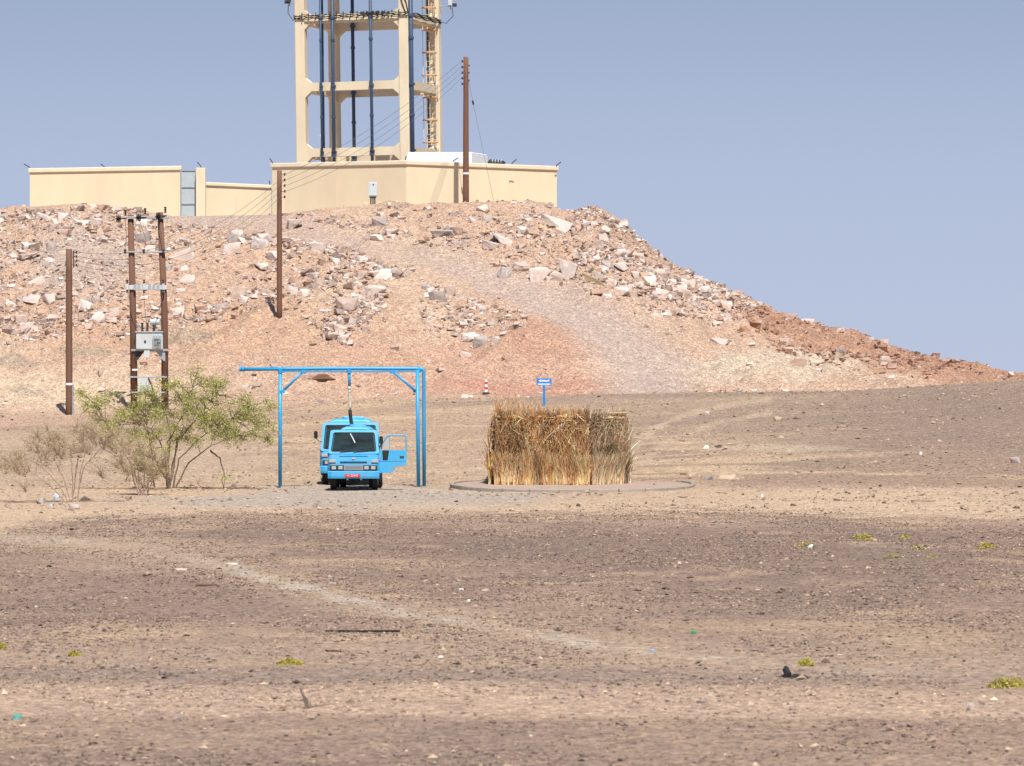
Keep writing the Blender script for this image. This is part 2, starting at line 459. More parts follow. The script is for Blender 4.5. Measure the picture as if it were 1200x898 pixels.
def inpoly(u, p, poly):
    c = np.zeros(u.shape, bool)
    for i in range(len(poly)):
        (a, b), (a2, b2) = poly[i - 1], poly[i]
        hit = ((b > p) != (b2 > p)) & (u < (a2 - a) * (p - b) / ((b2 - b) + 1e-9) + a)
        c ^= hit
    return c
Z_left = [(-190, 250), (150, 243), (255, 262), (330, 275), (342, 345), (300, 372), (220, 388), (120, 398), (60, 405), (-190, 415)]
Z_mid = [(330, 270), (420, 285), (475, 315), (460, 345), (425, 410), (385, 408), (355, 380), (330, 370)]
Z_low = [(495, 328), (550, 345), (625, 378), (600, 405), (560, 412), (490, 385)]
Z_right = [(560, 275), (640, 240), (690, 236), (735, 262), (800, 315), (880, 348), (905, 368), (865, 378), (800, 374), (710, 347), (640, 330), (585, 318)]
Z_top = [(335, 246), (660, 238), (700, 300), (560, 300), (430, 276), (330, 262)]
Z_org = [(860, 360), (905, 362), (1160, 438), (1100, 446), (980, 432), (860, 388)]
def zone_w(u, p):
    w = np.full(u.shape, 0.035)
    w = np.where(inpoly(u, p, Z_org), 0.28, w)
    w = np.where(inpoly(u, p, Z_top), 0.5, w)
    w = np.where(inpoly(u, p, Z_mid), 0.8, w)
    w = np.where(inpoly(u, p, Z_low), 0.8, w)
    w = np.where(inpoly(u, p, Z_left), 0.62, w)
    w = np.where(inpoly(u, p, Z_right), 1.0, w)
    return w
HP = [(.56, .46, .40), (.48, .38, .32), (.34, .26, .215), (.44, .30, .22), (.57, .50, .45), (.27, .20, .165)]
HW = [24, 26, 18, 22, 8, 8]
def hill_stones(n, lo, med, hi, sig, name, bias):
    n = int(n * 1.16)
    x, y, u = scatter(n, 200, 237.5, -190, 1255)
    p = tpy(x, y)
    w = zone_w(u, p) * np.clip(0.75 + bias * fbm(x * 0.4, y * 0.3, 97, 3), 0.1, 1.4)
    w = w * np.where(polydist(u, p, TRACK, 1.4) < 17 + 20 * sstep(560, 740, u), 0.04, 1) * np.maximum(0.35 + 0.65 * sstep(0.02, 0.35, fbm(x * 0.16, y * 0.2, 61, 3) + 0.2), np.where(inpoly(u, p, Z_right) & (u > 670), 1.0, 0))
    k = R.random(n) < w
    x, y, u, p = x[k], y[k], u[k], p[k]; n = len(x)
    sz = np.clip(R.lognormal(math.log(med), sig, n), lo, hi)
    c = palette(n, HP, HW, 0.1)
    og = inpoly(u, p, Z_org)
    c = np.where(og[:, None], c * np.array([.75, .58, .5]), c)
    tagp(stones(name, np.stack([x, y, gz(x, y) + sz * 0.12], -1), sz, c, M_stone, 'box', 0.6, 0.5), kind='stuff')
hill_stones(52000, 0.05, 0.10, 0.22, 0.4, 'hill_gravel', 1.0)
hill_stones(23000, 0.13, 0.20, 0.42, 0.36, 'hill_rubble', 2.2)

# ------------------------------------------------------------ boulders, each a thing of its own
M_rpale = mat('pale_rock', (.60, .51, .45), rough=0.9, var=0.16, scale=2.5, bump=0.8, randv=0.14, dirt=(.42, .28, .19), dirt_amt=0.6)
M_rpink = mat('pink_rock', (.50, .38, .315), rough=0.9, var=0.18, scale=2.5, bump=0.8, randv=0.14, dirt=(.40, .26, .18), dirt_amt=0.7)
M_rgrey = mat('grey_rock', (.42, .37, .34), rough=0.9, var=0.18, scale=2.5, bump=0.8, randv=0.14, dirt=(.38, .27, .19), dirt_amt=0.5)
M_rbrn = mat('brown_rock', (.31, .205, .15), rough=0.9, var=0.18, scale=2.5, bump=0.8, randv=0.12, dirt=(.40, .26, .18), dirt_amt=0.5)
M_rtan = mat('tan_rock', (.50, .385, .27), rough=.95, var=.2, scale=3, bump=.8, randv=.1, dirt=(.36, .26, .18), dirt_amt=.5)
RM = {'w': M_rpale, 'p': M_rpink, 'g': M_rgrey, 'b': M_rbrn, 't': M_rtan}
import bmesh
def hull_mesh(name, seed, slab=False):
    rr = random.Random(seed)
    bm = bmesh.new()
    for i in range(18 if not slab else 14):
        v = Vector((rr.uniform(-1, 1), rr.uniform(-1, 1), rr.uniform(-1, 1)))
        if slab: v.z = (1 if rr.random() < .5 else -1) * rr.uniform(.8, 1)
        else:
            m_ = max(abs(c) for c in v); v = v / m_ * rr.uniform(.75, 1)
        bm.verts.new(v)
    r = bmesh.ops.convex_hull(bm, input=bm.verts)
    bmesh.ops.delete(bm, geom=list({g for g in r['geom_interior'] + r['geom_unused'] if isinstance(g, bmesh.types.BMVert)}), context='VERTS')
    xs_ = [v.co.x for v in bm.verts]; ys_ = [v.co.y for v in bm.verts]; zs_ = [v.co.z for v in bm.verts]
    for v in bm.verts:
        v.co = Vector(((v.co.x - min(xs_)) / (max(xs_) - min(xs_)) - .5, (v.co.y - min(ys_)) / (max(ys_) - min(ys_)) - .5, (v.co.z - min(zs_)) / (max(zs_) - min(zs_)) - .5))
    bmesh.ops.bevel(bm, geom=list(bm.edges), offset=0.025, segments=1, profile=0.5, affect='EDGES')
    bmesh.ops.triangulate(bm, faces=bm.faces[:])
    bmesh.ops.subdivide_edges(bm, edges=[e for e in bm.edges if e.calc_length() > .16], cuts=2, use_grid_fill=True)
    from mathutils import noise as mn
    for v in bm.verts:
        q = v.co * 2.2 + Vector((seed * 3.1, 0, 0)); q2 = v.co * 7 + Vector((0, seed * 1.7, 0))
        v.co += Vector((mn.noise(q), mn.noise(q + Vector((9, 0, 0))), mn.noise(q + Vector((0, 9, 0))))) * .04 + v.co.normalized() * mn.noise(q2) * .035
    me = bpy.data.meshes.new(name); bm.to_mesh(me); bm.free()
    return me
HULL = {}
for tone in RM:
    HULL[tone] = []
    for i in range(12):
        me = hull_mesh('rock', i * 7 + ord(tone), slab=i % 3 == 0)
        me.materials.append(RM[tone]); HULL[tone].append(me)
TONE = {'w': 'pale', 'p': 'pinkish', 'g': 'grey', 'b': 'brown', 't': 'tan'}
def rock(u, p, w, h, tone, label, group=None, tiltdeg=0, i=None):
    c = place(u, p + h * 0.35)
    s_ = c.y / F
    i = random.randrange(12) if i is None else i
    o = bpy.data.objects.new('rock', HULL[tone][i]); COL.objects.link(o)
    dz = h * s_
    o.scale = (w * s_ * 1.08, w * s_ * random.uniform(.6, .95), dz * 1.35)
    o.location = c + Vector((0, 0, dz * 0.22))
    flip = random.random() < .5
    o.rotation_euler = (random.uniform(-.1, .15), math.radians(-tiltdeg if flip else tiltdeg) + random.uniform(-.05, .05), random.uniform(-.35, .35) + (math.pi if flip else 0))
    tagp(o, label, 'rock', group)
    return o
L_ = 'on the slope below the left compound wall'
BIG = [
 (74,262,13,9,'w','pale boxy boulder high on the slope under the long left wall'),(112,265,14,10,'w','pale boulder left of the top of the two-legged transformer pole',),
 (45,323,18,11,'w','long pale slab tipped up to the right, left of the lone brown pole',),(58,350,14,14,'w','tall pale slab standing beside the lone brown pole'),
 (212,298,30,14,'w','big bright white split boulder right of the transformer poles'),(167,276,20,14,'g','flat grey slab leaning between the two transformer poles'),
 (174,286,15,8,'w','small pale block under the grey slab between the transformer poles'),(313,285,24,10,'w','white slab capping the boulder pile left of the hillside pole'),
 (304,295,20,14,'g','dark grey boulder in the pile left of the hillside pole'),(320,303,17,10,'w','white block low in the boulder pile beside the hillside pole'),
 (272,295,20,13,'w','pale wedge boulder between white split boulder and the boulder pile'),(99,361,14,15,'w','pale upright boulder between lone pole and transformer poles'),
 (208,366,20,9,'w','pale flat boulder right of the transformer tank'),(25,371,14,13,'p','pinkish boulder lowest at the far left of the rubble'),
 (217,324,22,10,'w','pale lens shaped slab right of the crossarm of the transformer poles'),(289,283,14,8,'b','dark brown boulder up left of the grey boulder pile'),
 (34,304,27,5,'w','long thin pale slab lying level at the far left of the hill'),(13,350,13,9,'w','pale block at the left edge of the rubble'),
 (278,344,20,15,'p','pinkish rough boulder on open sand left of the hillside pole'),(285,356,10,9,'w','small pale block at the foot of the pinkish rough boulder'),
 (258,360,18,8,'g','low grey slab left of the small pale block on the sand'),(104,388,11,6,'p','small pinkish stone alone on orange sand above the dry bush'),
 (75,277,17,8,'p','pinkish slab just below the pale boxy boulder'),(60,290,14,10,'g','grey block stepping down from the pinkish slab'),
 (55,310,10,8,'g','grey chip left of the lone pole top'),(36,348,22,7,'w','pale narrow slab lying left of the standing slab'),
 (307,307,16,6,'w','flat pale stone just under the boulder pile'),
 (445,257,20,8,'g','dark grey slab high under the wall meter box'),(442,272,16,7,'w','left one of two pale stones under the meter box'),
 (460,268,16,7,'w','right one of two pale stones under the meter box'),(520,271,28,8,'g','overhanging grey slab with deep shade below the tower'),
 (535,270,16,9,'b','rusty brown stone beside the overhanging slab'),(652,264,36,12,'w','largest tilted pale slab near the wall right end'),
 (640,252,12,14,'p','pinkish block against the foot of the wall right end'),(668,258,16,10,'p','pinkish wedge just outside the wall right corner'),
 (588,284,28,7,'w','long pale slab sloping down right of the tall pole'),(575,290,20,8,'w','pale slab below the long sloping slab'),
 (592,312,16,13,'g','grey cube like boulder at the edge of the rock bank'),(612,306,20,12,'p','pinkish boulder with dark gap beneath on the rock bank'),
 (632,314,24,17,'w','broad pale boulder at the right end of the rock bank'),(663,315,24,18,'w','large pale slab leaning left of the rusty slats'),
 (345,255,18,11,'w','pale broken slab near the wall, right of the hillside pole'),(373,295,20,10,'w','flat pale boulder right of the hillside pole by the track'),
 (447,321,24,11,'w','pale flat topped boulder with dark underside in mid slope'),(443,333,14,7,'p','small pinkish block under the flat topped boulder'),
 (438,347,26,13,'w','wide pale boulder at middle of the slope'),(430,358,14,9,'w','pale block below the wide boulder in mid slope'),
 (372,335,18,14,'p','pinkish boulder right of the hillside pole foot'),(407,365,25,13,'p','wide pinkish boulder at the head of the stone tongue'),
 (388,385,14,9,'w','pale stone left in the stone tongue'),(400,390,16,12,'p','pinkish stone middle of the stone tongue'),(402,402,13,9,'w','lowest pale stone of the stone tongue'),
 (507,377,18,11,'p','pinkish block lower left of the small middle rock heap'),(548,375,16,8,'w','pale stone right of the pinkish block in the middle heap'),
 (552,395,21,8,'w','long white stone at the foot of the middle heap'),(563,398,17,12,'g','grey faceted block against the long white stone'),
 (513,352,22,11,'g','grey slab at the top of the middle heap'),(527,342,15,11,'p','pinkish wedge on top of the middle heap'),(545,410,12,8,'p','small pinkish stone below the middle heap'),
 (367,318,16,7,'w','thin pale slab right of the hillside pole'),(357,350,12,8,'w','small pale block right of the hillside pole foot'),(342,345,14,9,'w','pale block next to the hillside pole foot'),
 (377,451,30,5,'p','long low pinkish slab lying on red earth behind the blue gantry'),
 (810,335,12,9,'w','pale block on the skyline of the right shoulder'),(843,393,25,7,'w','cream flat slab on the pale earth right of the track'),
 (887,376,12,6,'g','dark stone on the orange slope'),(933,428,23,8,'b','brown slab with dark underside low on the pale earth'),
 (985,412,12,10,'g','grey upright block on the orange slope'),(1037,428,13,10,'w','white round boulder farthest down the orange slope'),
 (925,369,21,6,'p','long flat pinkish slab on the skyline of the orange slope'),(948,377,16,7,'w','pale wedge on the skyline beside the flat pinkish slab'),
 (1053,406,9,6,'p','small stone alone on the skyline of the orange slope'),(999,407,9,6,'p','small pinkish stone right of the grey upright block'),
 (1076,432,7,5,'w','tiny pale stone right of the white round boulder'),(934,413,13,6,'p','flat pinkish stone above the brown slab'),
 (957,426,16,5,'w','thin pale slab right of the brown slab'),(920,395,14,7,'p','pinkish stone in the middle of the orange slope'),
 (850,356,16,9,'w','pale boulder at the tail of the scree by the skyline'),
]
for b in BIG:
    tl = -28 if 'tipped up' in b[5] else (18 if ('tilted' in b[5] or 'sloping' in b[5] or 'leaning left' in b[5]) else random.uniform(-8, 8))
    rock(b[0], b[1], b[2], b[3], b[4], b[5], tiltdeg=tl, i=(0, 3, 6, 9)[random.randrange(4)] if ('slab' in b[5] or 'flat' in b[5]) else None)
USED = {}
def fill(poly, n, lo, hi, tones, place_words, levels):
    us = [max(q[0], -20) for q in poly]; ps = [q[1] for q in poly]; k = 0; tries = 0
    while k < n and tries < 5000:
        tries += 1
        u, p = random.uniform(min(us) + 6, max(us) - 6), random.uniform(min(ps) + 5, max(ps) - 5)
        if not inpoly(np.array([u]), np.array([p]), poly)[0]: continue
        if p < np.interp(u, [c[0] for c in CREST], [c[1] for c in CREST]) + 5: continue
        if polydist(np.array([u]), np.array([p]), TRACK, 1.5)[0] < 28: continue
        t = random.choice(tones)
        w = min(hi, lo * random.paretovariate(3.2))
        flat = random.random() < .5
        where = next(wd for lim, wd in place_words if u < lim)
        lev = next(wd for lim, wd in levels if p < lim)
        size = 'small' if w < lo * 1.15 else ('medium' if w < lo * 1.45 else 'large')
        tilt = random.uniform(-20, 20)
        lean = 'tipped up to the right ' if tilt < -8 else ('sloping down to the right ' if tilt > 8 else 'lying level ')
        if len((lean + lev + where).split()) > 10: lean = {'t': 'rising right ', 's': 'falling right ', 'l': 'level '}[lean[0]]
        text = f"{size} {TONE[t]} {'flat' if flat else 'blocky'} rock {lean}{lev} {where}"
        if len(text.split()) > 16: text = text.replace('near the bottom', 'low').replace('just ', '')
        rock(u, p, w, w * (random.uniform(.34, .5) if flat else random.uniform(.55, .75)), t, text, text.replace(' rock ', ' rocks ', 1),
             tiltdeg=tilt, i=random.choice((0, 3, 6, 9)) if flat else None)
        k += 1
LV = [(285, 'high up'), (315, 'halfway up'), (350, 'lower down'), (999, 'near the bottom')]
fill(Z_left, 52, 8, 17, 'wwwpg', [(40, 'at the left edge under the long wall'), (80, 'just left of the lone pole'), (118, 'right of the lone pole'), (152, 'just left of the transformer poles'), (200, 'behind the transformer poles'), (240, 'just right of the transformer poles'), (285, 'left of the grey boulder pile'), (999, 'beside the hillside pole')], LV)
fill(Z_mid, 20, 8, 15, 'wpw', [(370, 'close right of the hillside pole'), (415, 'on the bank behind the blue gantry'), (999, 'at the head of the stone tongue')], LV)
fill(Z_low, 14, 8, 14, 'wpg', [(530, 'at the left of the middle rock heap'), (565, 'in the centre of the middle rock heap'), (999, 'at the right of the middle rock heap')], LV + [])
fill([(700, 290), (735, 290), (800, 325), (880, 352), (870, 372), (800, 370), (690, 340)], 76, 8.5, 18, 'wwwp', [(722, 'in the scree beside the rusty slats'), (748, 'in the scree left of its middle'), (775, 'in the middle of the dense scree'), (800, 'in the scree below the skyline'), (830, 'in the scree right of its middle'), (999, 'at the right tail of the scree')], [(318, 'high'), (345, 'halfway'), (999, 'low')])
fill(Z_right, 24, 8, 15, 'wwpg', [(610, 'on the bank right of the tall pole'), (655, 'on the bank under the wall end'), (705, 'on the bank under the bare peak'), (999, 'on the bank near the skyline')], [(270, 'high'), (310, 'halfway'), (999, 'low')])
fill(Z_top, 14, 8, 14, 'wpg', [(430, 'left of the meter box in the wall bank'), (540, 'under the meter box and tower'), (999, 'under the right face of the wall')], [(260, 'high'), (999, 'low')])
fill(Z_org, 8, 7, 11, 'pgb', [(930, 'at the top of the orange slope'), (1010, 'in the middle of the orange slope'), (999, 'x'), (1300, 'at the end of the orange slope')], [(400, 'high'), (999, 'low')])
# ================================================================ building blocks for the objects
class MB:
    def __init__(s): s.v = []; s.f = []; s.mi = []; s.cur = 0
    def add(s, vs, fs):
        n = len(s.v); s.v += [tuple(v) for v in vs]; s.f += [tuple(i + n for i in f) for f in fs]; s.mi += [s.cur] * len(fs)
    def box(s, c, d, rot=None):
        c = Vector(c); m = rot or Matrix.Identity(3)
        vs = [c + m @ Vector((x * d[0] / 2, y * d[1] / 2, z * d[2] / 2)) for z in (-1, 1) for (x, y) in ((-1, -1), (1, -1), (1, 1), (-1, 1))]
        s.add(vs, [(3, 2, 1, 0), (4, 5, 6, 7), (0, 1, 5, 4), (1, 2, 6, 5), (2, 3, 7, 6), (3, 0, 4, 7)]); return s
    def tube(s, pts, r, n=8, cap=True):
        pts = [Vector(p) for p in pts]; rr = r if isinstance(r, (list, tuple)) else [r] * len(pts)
        rings = []; up = None
        for i, p in enumerate(pts):
            t = (pts[min(i + 1, len(pts) - 1)] - pts[max(i - 1, 0)])
            t = t.normalized() if t.length > 1e-9 else Vector((0, 0, 1))
            if up is None: up = Vector((0, 1, 0)) if abs(t.y) < .9 else Vector((1, 0, 0))
            a = t.cross(up).normalized(); b = a.cross(t).normalized(); up = b
            rings.append([p + (a * math.cos(2 * math.pi * k / n) + b * math.sin(2 * math.pi * k / n)) * rr[i] for k in range(n)])
        vs = [v for g in rings for v in g]; fs = []
        for i in range(len(rings) - 1):
            for k in range(n): fs.append((i * n + k, i * n + (k + 1) % n, (i + 1) * n + (k + 1) % n, (i + 1) * n + k))
        if cap: fs.append(tuple(range(n))[::-1]); fs.append(tuple(range((len(rings) - 1) * n, len(rings) * n)))
        s.add(vs, fs); return s
    def prism(s, poly, y0, y1):
        """poly in (x,z), extruded along y"""
        n = len(poly)
        vs = [(x, y0, z) for x, z in poly] + [(x, y1, z) for x, z in poly]
        fs = [tuple(range(n)), tuple(range(2 * n - 1, n - 1, -1))] + [(i, n + i, n + (i + 1) % n, (i + 1) % n) for i in range(n)]
        s.add(vs, fs); return s
    def loft(s, rings, cap=True):
        n = len(rings[0]); fs = []
        for i in range(len(rings) - 1):
            for k in range(n): fs.append((i * n + k, i * n + (k + 1) % n, (i + 1) * n + (k + 1) % n, (i + 1) * n + k))
        if cap: fs.append(tuple(range(n))[::-1]); fs.append(tuple(range((len(rings) - 1) * n, len(rings) * n)))
        s.add([v for r in rings for v in r], fs); return s
    def build(s, name, mats, parent=None, smooth=False, bevel=0.0, kind=None, autos=False):
        me = bpy.data.meshes.new(name); me.from_pydata(s.v, [], s.f)
        bm = bmesh.new(); bm.from_mesh(me)
        bmesh.ops.recalc_face_normals(bm, faces=bm.faces[:])
        bm.to_mesh(me); bm.free()
        for m in (mats if isinstance(mats, list) else [mats]): me.materials.append(m)
        if len(s.mi) == len(me.polygons) and any(s.mi): me.polygons.foreach_set('material_index', s.mi)
        if smooth: me.polygons.foreach_set('use_smooth', [True] * len(me.polygons))
        o = bpy.data.objects.new(name, me); COL.objects.link(o)
        if parent: o.parent = parent
        if bevel:
            bv = o.modifiers.new('bevel', 'BEVEL'); bv.width = bevel; bv.segments = 2; bv.limit_method = 'ANGLE'; bv.angle_limit = math.radians(35)
        if kind: o['kind'] = kind
        return o

def empty(name, loc, label, cat, rz=0, group=None):
    o = bpy.data.objects.new(name, None); COL.objects.link(o)
    o.location = loc; o.rotation_euler = (0, 0, rz); o.empty_display_size = .3
    return tagp(o, label, cat, group)
def arc(c, r, a0, a1, n, f):
    return [f(c, r, a0 + (a1 - a0) * i / n) for i in range(n + 1)]
def rrect(w, h, r, n=4, cx=0, cz=0):
    out = []
    for (sx, sz, a) in ((1, 1, 0), (-1, 1, 90), (-1, -1, 180), (1, -1, 270)):
        for i in range(n + 1):
            t = math.radians(a + 90 * i / n)
            out.append((cx + sx * (w / 2 - r) + r * math.cos(t), cz + sz * (h / 2 - r) + r * math.sin(t)))
    return out

M_cream = mat('cream_render', (.67, .575, .395), rough=.85, var=.05, scale=1.2, bump=.1, dirt=(.62, .49, .35), dirt_amt=.5, stretch=(1, 1, .35))
M_cream2 = mat('cream_coping', (.69, .60, .445), rough=.85, var=.07, scale=2, dirt=(.55, .44, .32), dirt_amt=.45)
M_conc = mat('painted_concrete', (.68, .59, .425), rough=.85, var=.07, scale=1.5, bump=.15, dirt=(.54, .43, .30), dirt_amt=.45, stretch=(1, 1, .4))
M_pinkst = mat('pink_patch', (.72, .53, .39), rough=.9, var=.10, scale=2)
M_pipe = mat('navy_pipe', (.045, .075, .13), rough=.45, var=.15, scale=3)
M_black = mat('black_rubber', (.018, .018, .02), rough=.7, var=.2, scale=12)
M_dark = mat('dark_metal', (.04, .04, .045), rough=.55, var=.2, scale=8)
M_orange = mat('rusty_orange_paint', (.60, .38, .20), rough=.7, var=.2, scale=9)
M_railc = mat('pale_ladder_paint', (.62, .52, .36), rough=.7, var=.1, scale=9)
M_grey = mat('grey_metal', (.36, .40, .42), rough=.5, metal=0.2, var=.12, scale=6, dirt=(.25, .2, .16), dirt_amt=.3)
M_lgrey = mat('pale_grey_paint', (.52, .57, .58), rough=.5, var=.08, scale=5, dirt=(.4, .33, .25), dirt_amt=.3)
M_white = mat('white_panel', (.78, .80, .82), rough=.5, var=.03, scale=3)
M_gate = mat('grey_blue_gate_paint', (.42, .48, .52), rough=.5, var=.08, scale=4)
M_wood = mat('brown_pole_wood', (.165, .085, .055), rough=.85, var=.30, scale=5, bump=.3, stretch=(6, 6, .4))
M_porc = mat('dark_brown_porcelain', (.06, .028, .02), rough=.3, spec=.5)
M_wire = mat('bare_wire', (.12, .11, .11), rough=.6)
M_blue = mat('gantry_blue_paint', (.022, .30, .58), rough=.38, var=.07, scale=6, spec=.45, dirt=(.16, .30, .42), dirt_amt=.3)
M_sign = mat('sign_blue_paint', (.03, .20, .56), rough=.5, var=.05, scale=5)
M_whitep = mat('white_paint', (.80, .80, .78), rough=.6, var=.05, scale=8)
M_red = mat('red_paint', (.60, .05, .06), rough=.5, var=.08, scale=8)

# ================================================================ the walled compound on the hill top
def zat(py, d): return CAMH + (440 - py) / F * d
def wall(name, label, pts, tops, depth, thick=.25, cop=.24, over=.09, closed=False, group=None):
    """pts: (u,d) outline corners of the front; tops: py of the top at each"""
    base = on(*pts[0]); base.z = min(on(*q).z for q in pts)
    root = empty(name, base, label, 'wall', group=group)
    W = [Vector(((u - 600) / F * d, d, 0)) for u, d in pts]
    T = [zat(t, q[1]) for t, q in zip(tops, pts)]
    for i in range(len(W) - 1):
        a, b = W[i], W[i + 1]; ta, tb = T[i], T[i + 1]
        n = Vector((b.y - a.y, -(b.x - a.x), 0)).normalized()    # faces the camera side
        if n.y > 0 and abs(n.y) > .3: n = -n
        for nm, m, o1, o2, za, zb in (('wall_panel', M_cream, 0, thick, (base.z - .7, ta - cop + .01), (base.z - .7, tb - cop + .01)), ('coping', M_cream2, -over, thick + over, (ta - cop, ta), (tb - cop, tb))):
            mb = MB(); e = (b - a).normalized() * (over if nm == 'coping' else 0)
            a2, b2 = a - e, b + e
            A, A2, B, B2 = a2 - n * o1, a2 - n * o2, b2 - n * o1, b2 - n * o2
            vs = []
            for (q, z) in ((A, za), (B, zb), (B2, zb), (A2, za)): vs.append((q.x - base.x, q.y - base.y, z[0] - base.z))
            for (q, z) in ((A, za), (B, zb), (B2, zb), (A2, za)): vs.append((q.x - base.x, q.y - base.y, z[1] - base.z))
            mb.add(vs, [(3, 2, 1, 0), (4, 5, 6, 7), (0, 1, 5, 4), (1, 2, 6, 5), (2, 3, 7, 6), (3, 0, 4, 7)])
            mb.build(nm, m, root, bevel=.04 if nm == 'coping' else 0)
    return root, base
def bracket(root, base, u, py, d, dx=.22, dz=.22):
    p = Vector(((u - 600) / F * d, d, zat(py, d))) - base
    mb = MB(); mb.tube([p + Vector((0, .12, -.04)), p + Vector((0, .12, .05)), p + Vector((dx, .08, dz))], .025, 6)
    mb.build('wire_bracket', M_dark, root)
wl, bl = wall('compound_wall', 'long cream wall with rounded coping at the left of the hill top', [(35, 243), (211, 243)], [197.5, 194.5], 0)
mb = MB(); mb.tube([(0, .13, 2.35), (0, .1, 2.62)], .02, 5)
for u, dx in ((34, -.28), (123, -.24)): bracket(wl, bl, u, 197, 243, dx, .22)
# pink repair streak down the long wall
def patch(root, base, u, d, w, z0, z1, off=-.012, slant=.0):
    x = (u - 600) / F * d - base.x; y = d - base.y + off
    mb = MB(); mb.add([(x - w / 2 - slant, y, z0), (x + w / 2 - slant, y, z0), (x + w / 2.6, y, z1), (x - w / 2.6, y, z1)], [(0, 1, 2, 3)])
    return mb.build('pink_patch', M_pinkst, root)
patch(wl, bl, 117, 243, .16, -.2, 2.0)
# right hand compound wall: two faces meeting at a shallow corner, returning at the far right
wr_, br = wall('compound_wall', 'two-faced cream wall in front of the water tower with a meter box on it', [(319, 244.5), (476, 240.5), (652.5, 244.5), (650.5, 262)], [191.5, 188, 195, 198], 0)
for u, p, dx in ((319, 191, -.14), (475, 188, .05), (600, 192, .25), (652, 195, .26), (531, 190, .28)):
    bracket(wr_, br, u, p, 244 if u in (319, 652) else (240.7 if u < 500 else 242.5), dx, .24)
patch(wr_, br, 331, 244.2, .30, .1, 1.9, -.06)
# joints scored into the right face
for u, d in ((536, 241.85), (395, 242.55), (600, 243.3), (436 + 60, 240.95)):
    x = (u - 600) / F * d - br.x; mb = MB(); mb.box((x, d - br.y - .006, 1.0), (.025, .02, 2.2)); mb.build('wall_joint', M_pinkst, wr_)
wlow, blow = wall('compound_wall', 'lower cream wall between the gate post and the tower wall', [(241.5, 246.5), (318, 246.5)], [213.5, 217], 0, cop=.2)
bracket(wlow, blow, 316, 216, 246.5, -.02, .2)
patch(wlow, blow, 277, 246.5, .12, 0, 1.2)
gp = on(235.5, 244)
gr = empty('gate_post', gp, 'plain cream pillar right of the grey compound gate', 'pillar')
mb = MB(); h = zat(197, 244) - gp.z; mb.box((0, 0, h / 2 - .3), (.52, .5, h + .6)); mb.build('pillar_body', M_conc, gr, bevel=.02)
mb = MB(); mb.tube([(0, 0, h - .05), (0, 0, h + .08), (-.2, 0, h + .32)], .025, 6); mb.build('wire_bracket', M_dark, gr)
gg = on(221, 244.3)
gt = empty('metal_gate', gg, 'blue-grey sheet metal gate between the long wall and the cream pillar', 'gate')
gh = zat(200, 244.3) - gg.z; gw = 18.5 / F * 244.3
for k in range(3):
    z0 = -.2 + (gh + .2) * k / 3; mb = MB(); mb.box((0, 0, z0 + (gh + .2) / 6), (gw - .08, .04, (gh + .2) / 3 - .03)); mb.build('gate_panel', M_gate, gt)
mb = MB()
for k in range(4): mb.box((0, -.03, -.2 + (gh + .2) * k / 3), (gw, .06, .06))
for sx in (-1, 1): mb.box((sx * (gw / 2 - .03), -.032, gh / 2 - .1), (.06, .06, gh + .2))
mb.build('gate_frame', M_grey, gt)
# meter box on legs in front of the wall
q = on(437, 239.4)
mbx = empty('meter_box', q, 'pale grey meter box on a dark stand at the foot of the tower wall', 'meter box')
z0 = zat(230.5, 239.4) - q.z; z1 = zat(213.5, 239.4) - q.z
mb = MB(); mb.box((0, 0, (z0 + z1) / 2), (.5, .25, z1 - z0)); cab = mb.build('cabinet', M_lgrey, mbx, bevel=.02)
mb = MB(); mb.box((.02, -.135, (z0 + z1) / 2 - .02), (.40, .02, (z1 - z0) * .82)); dr = mb.build('cabinet_door', M_lgrey, mbx, bevel=.01)
mb = MB(); mb.box((.03, -.155, z1 - .14), (.07, .02, .07)); mb.build('lock', M_dark, dr)
mb = MB()
for sx in (-.11, 0, .1): mb.box((sx, 0, z0 / 2 - .2), (.07, .08, z0 + .4))
mb.box((0, 0, z0 - .04), (.36, .2, .07)); mb.build('stand', M_dark, mbx)
for sx in (-.36, .36):
    mb = MB(); mb.box((sx, .1, .12), (.26, .3, .30)); mb.build('concrete_block', M_pinkst, mbx, bevel=.02)
# white shelter and pipe stub behind the wall
c1 = P(553, 178.5, 248)
sh = empty('white_shelter', on(525, 250), 'white flat roofed cabin behind the tower wall beside the tall pole', 'cabin')
b0 = sh.location.copy()
fr = Vector((-1, -.03, 0)).normalized(); sd = Vector((.35, 1, 0)).normalized()
ptop = c1.z - b0.z
A = Vector((c1.x, c1.y, 0)) - Vector((b0.x, b0.y, 0))
def shbox(nm, z0, z1, g, m, bv=0):
    mb = MB(); a = A - fr * g - sd * g; b = a + fr * (3.6 + 2 * g); c = b + sd * (2.6 + 2 * g); d = a + sd * (2.6 + 2 * g)
    mb.add([(*q_.xy, z0) for q_ in (a, b, c, d)] + [(*q_.xy, z1) for q_ in (a, b, c, d)], [(3, 2, 1, 0), (4, 5, 6, 7), (0, 1, 5, 4), (1, 2, 6, 5), (2, 3, 7, 6), (3, 0, 4, 7)])
    return mb.build(nm, m, sh, bevel=bv)
shbox('cabin_wall', -.3, ptop - .1, 0, M_white); shbox('roof', ptop - .1, ptop, -.03, M_white, .06)
q = on(583, 251)
zz = zat(190, 251) - q.z
ph = empty('cable_drum', q, 'dark ribbed pipe stub poking over the wall right of the white cabin', 'pipe')
mb = MB(); mb.tube([(-.5, 0, -.3), (-.5, 0, zz - .1), (-.42, 0, zz), (.2, 0, zz - .02), (.42, 0, zz - .10)], [.16, .16, .15, .15, .10], 10); mb.build('pipe_body', M_dark, ph, smooth=True)
mb = MB()
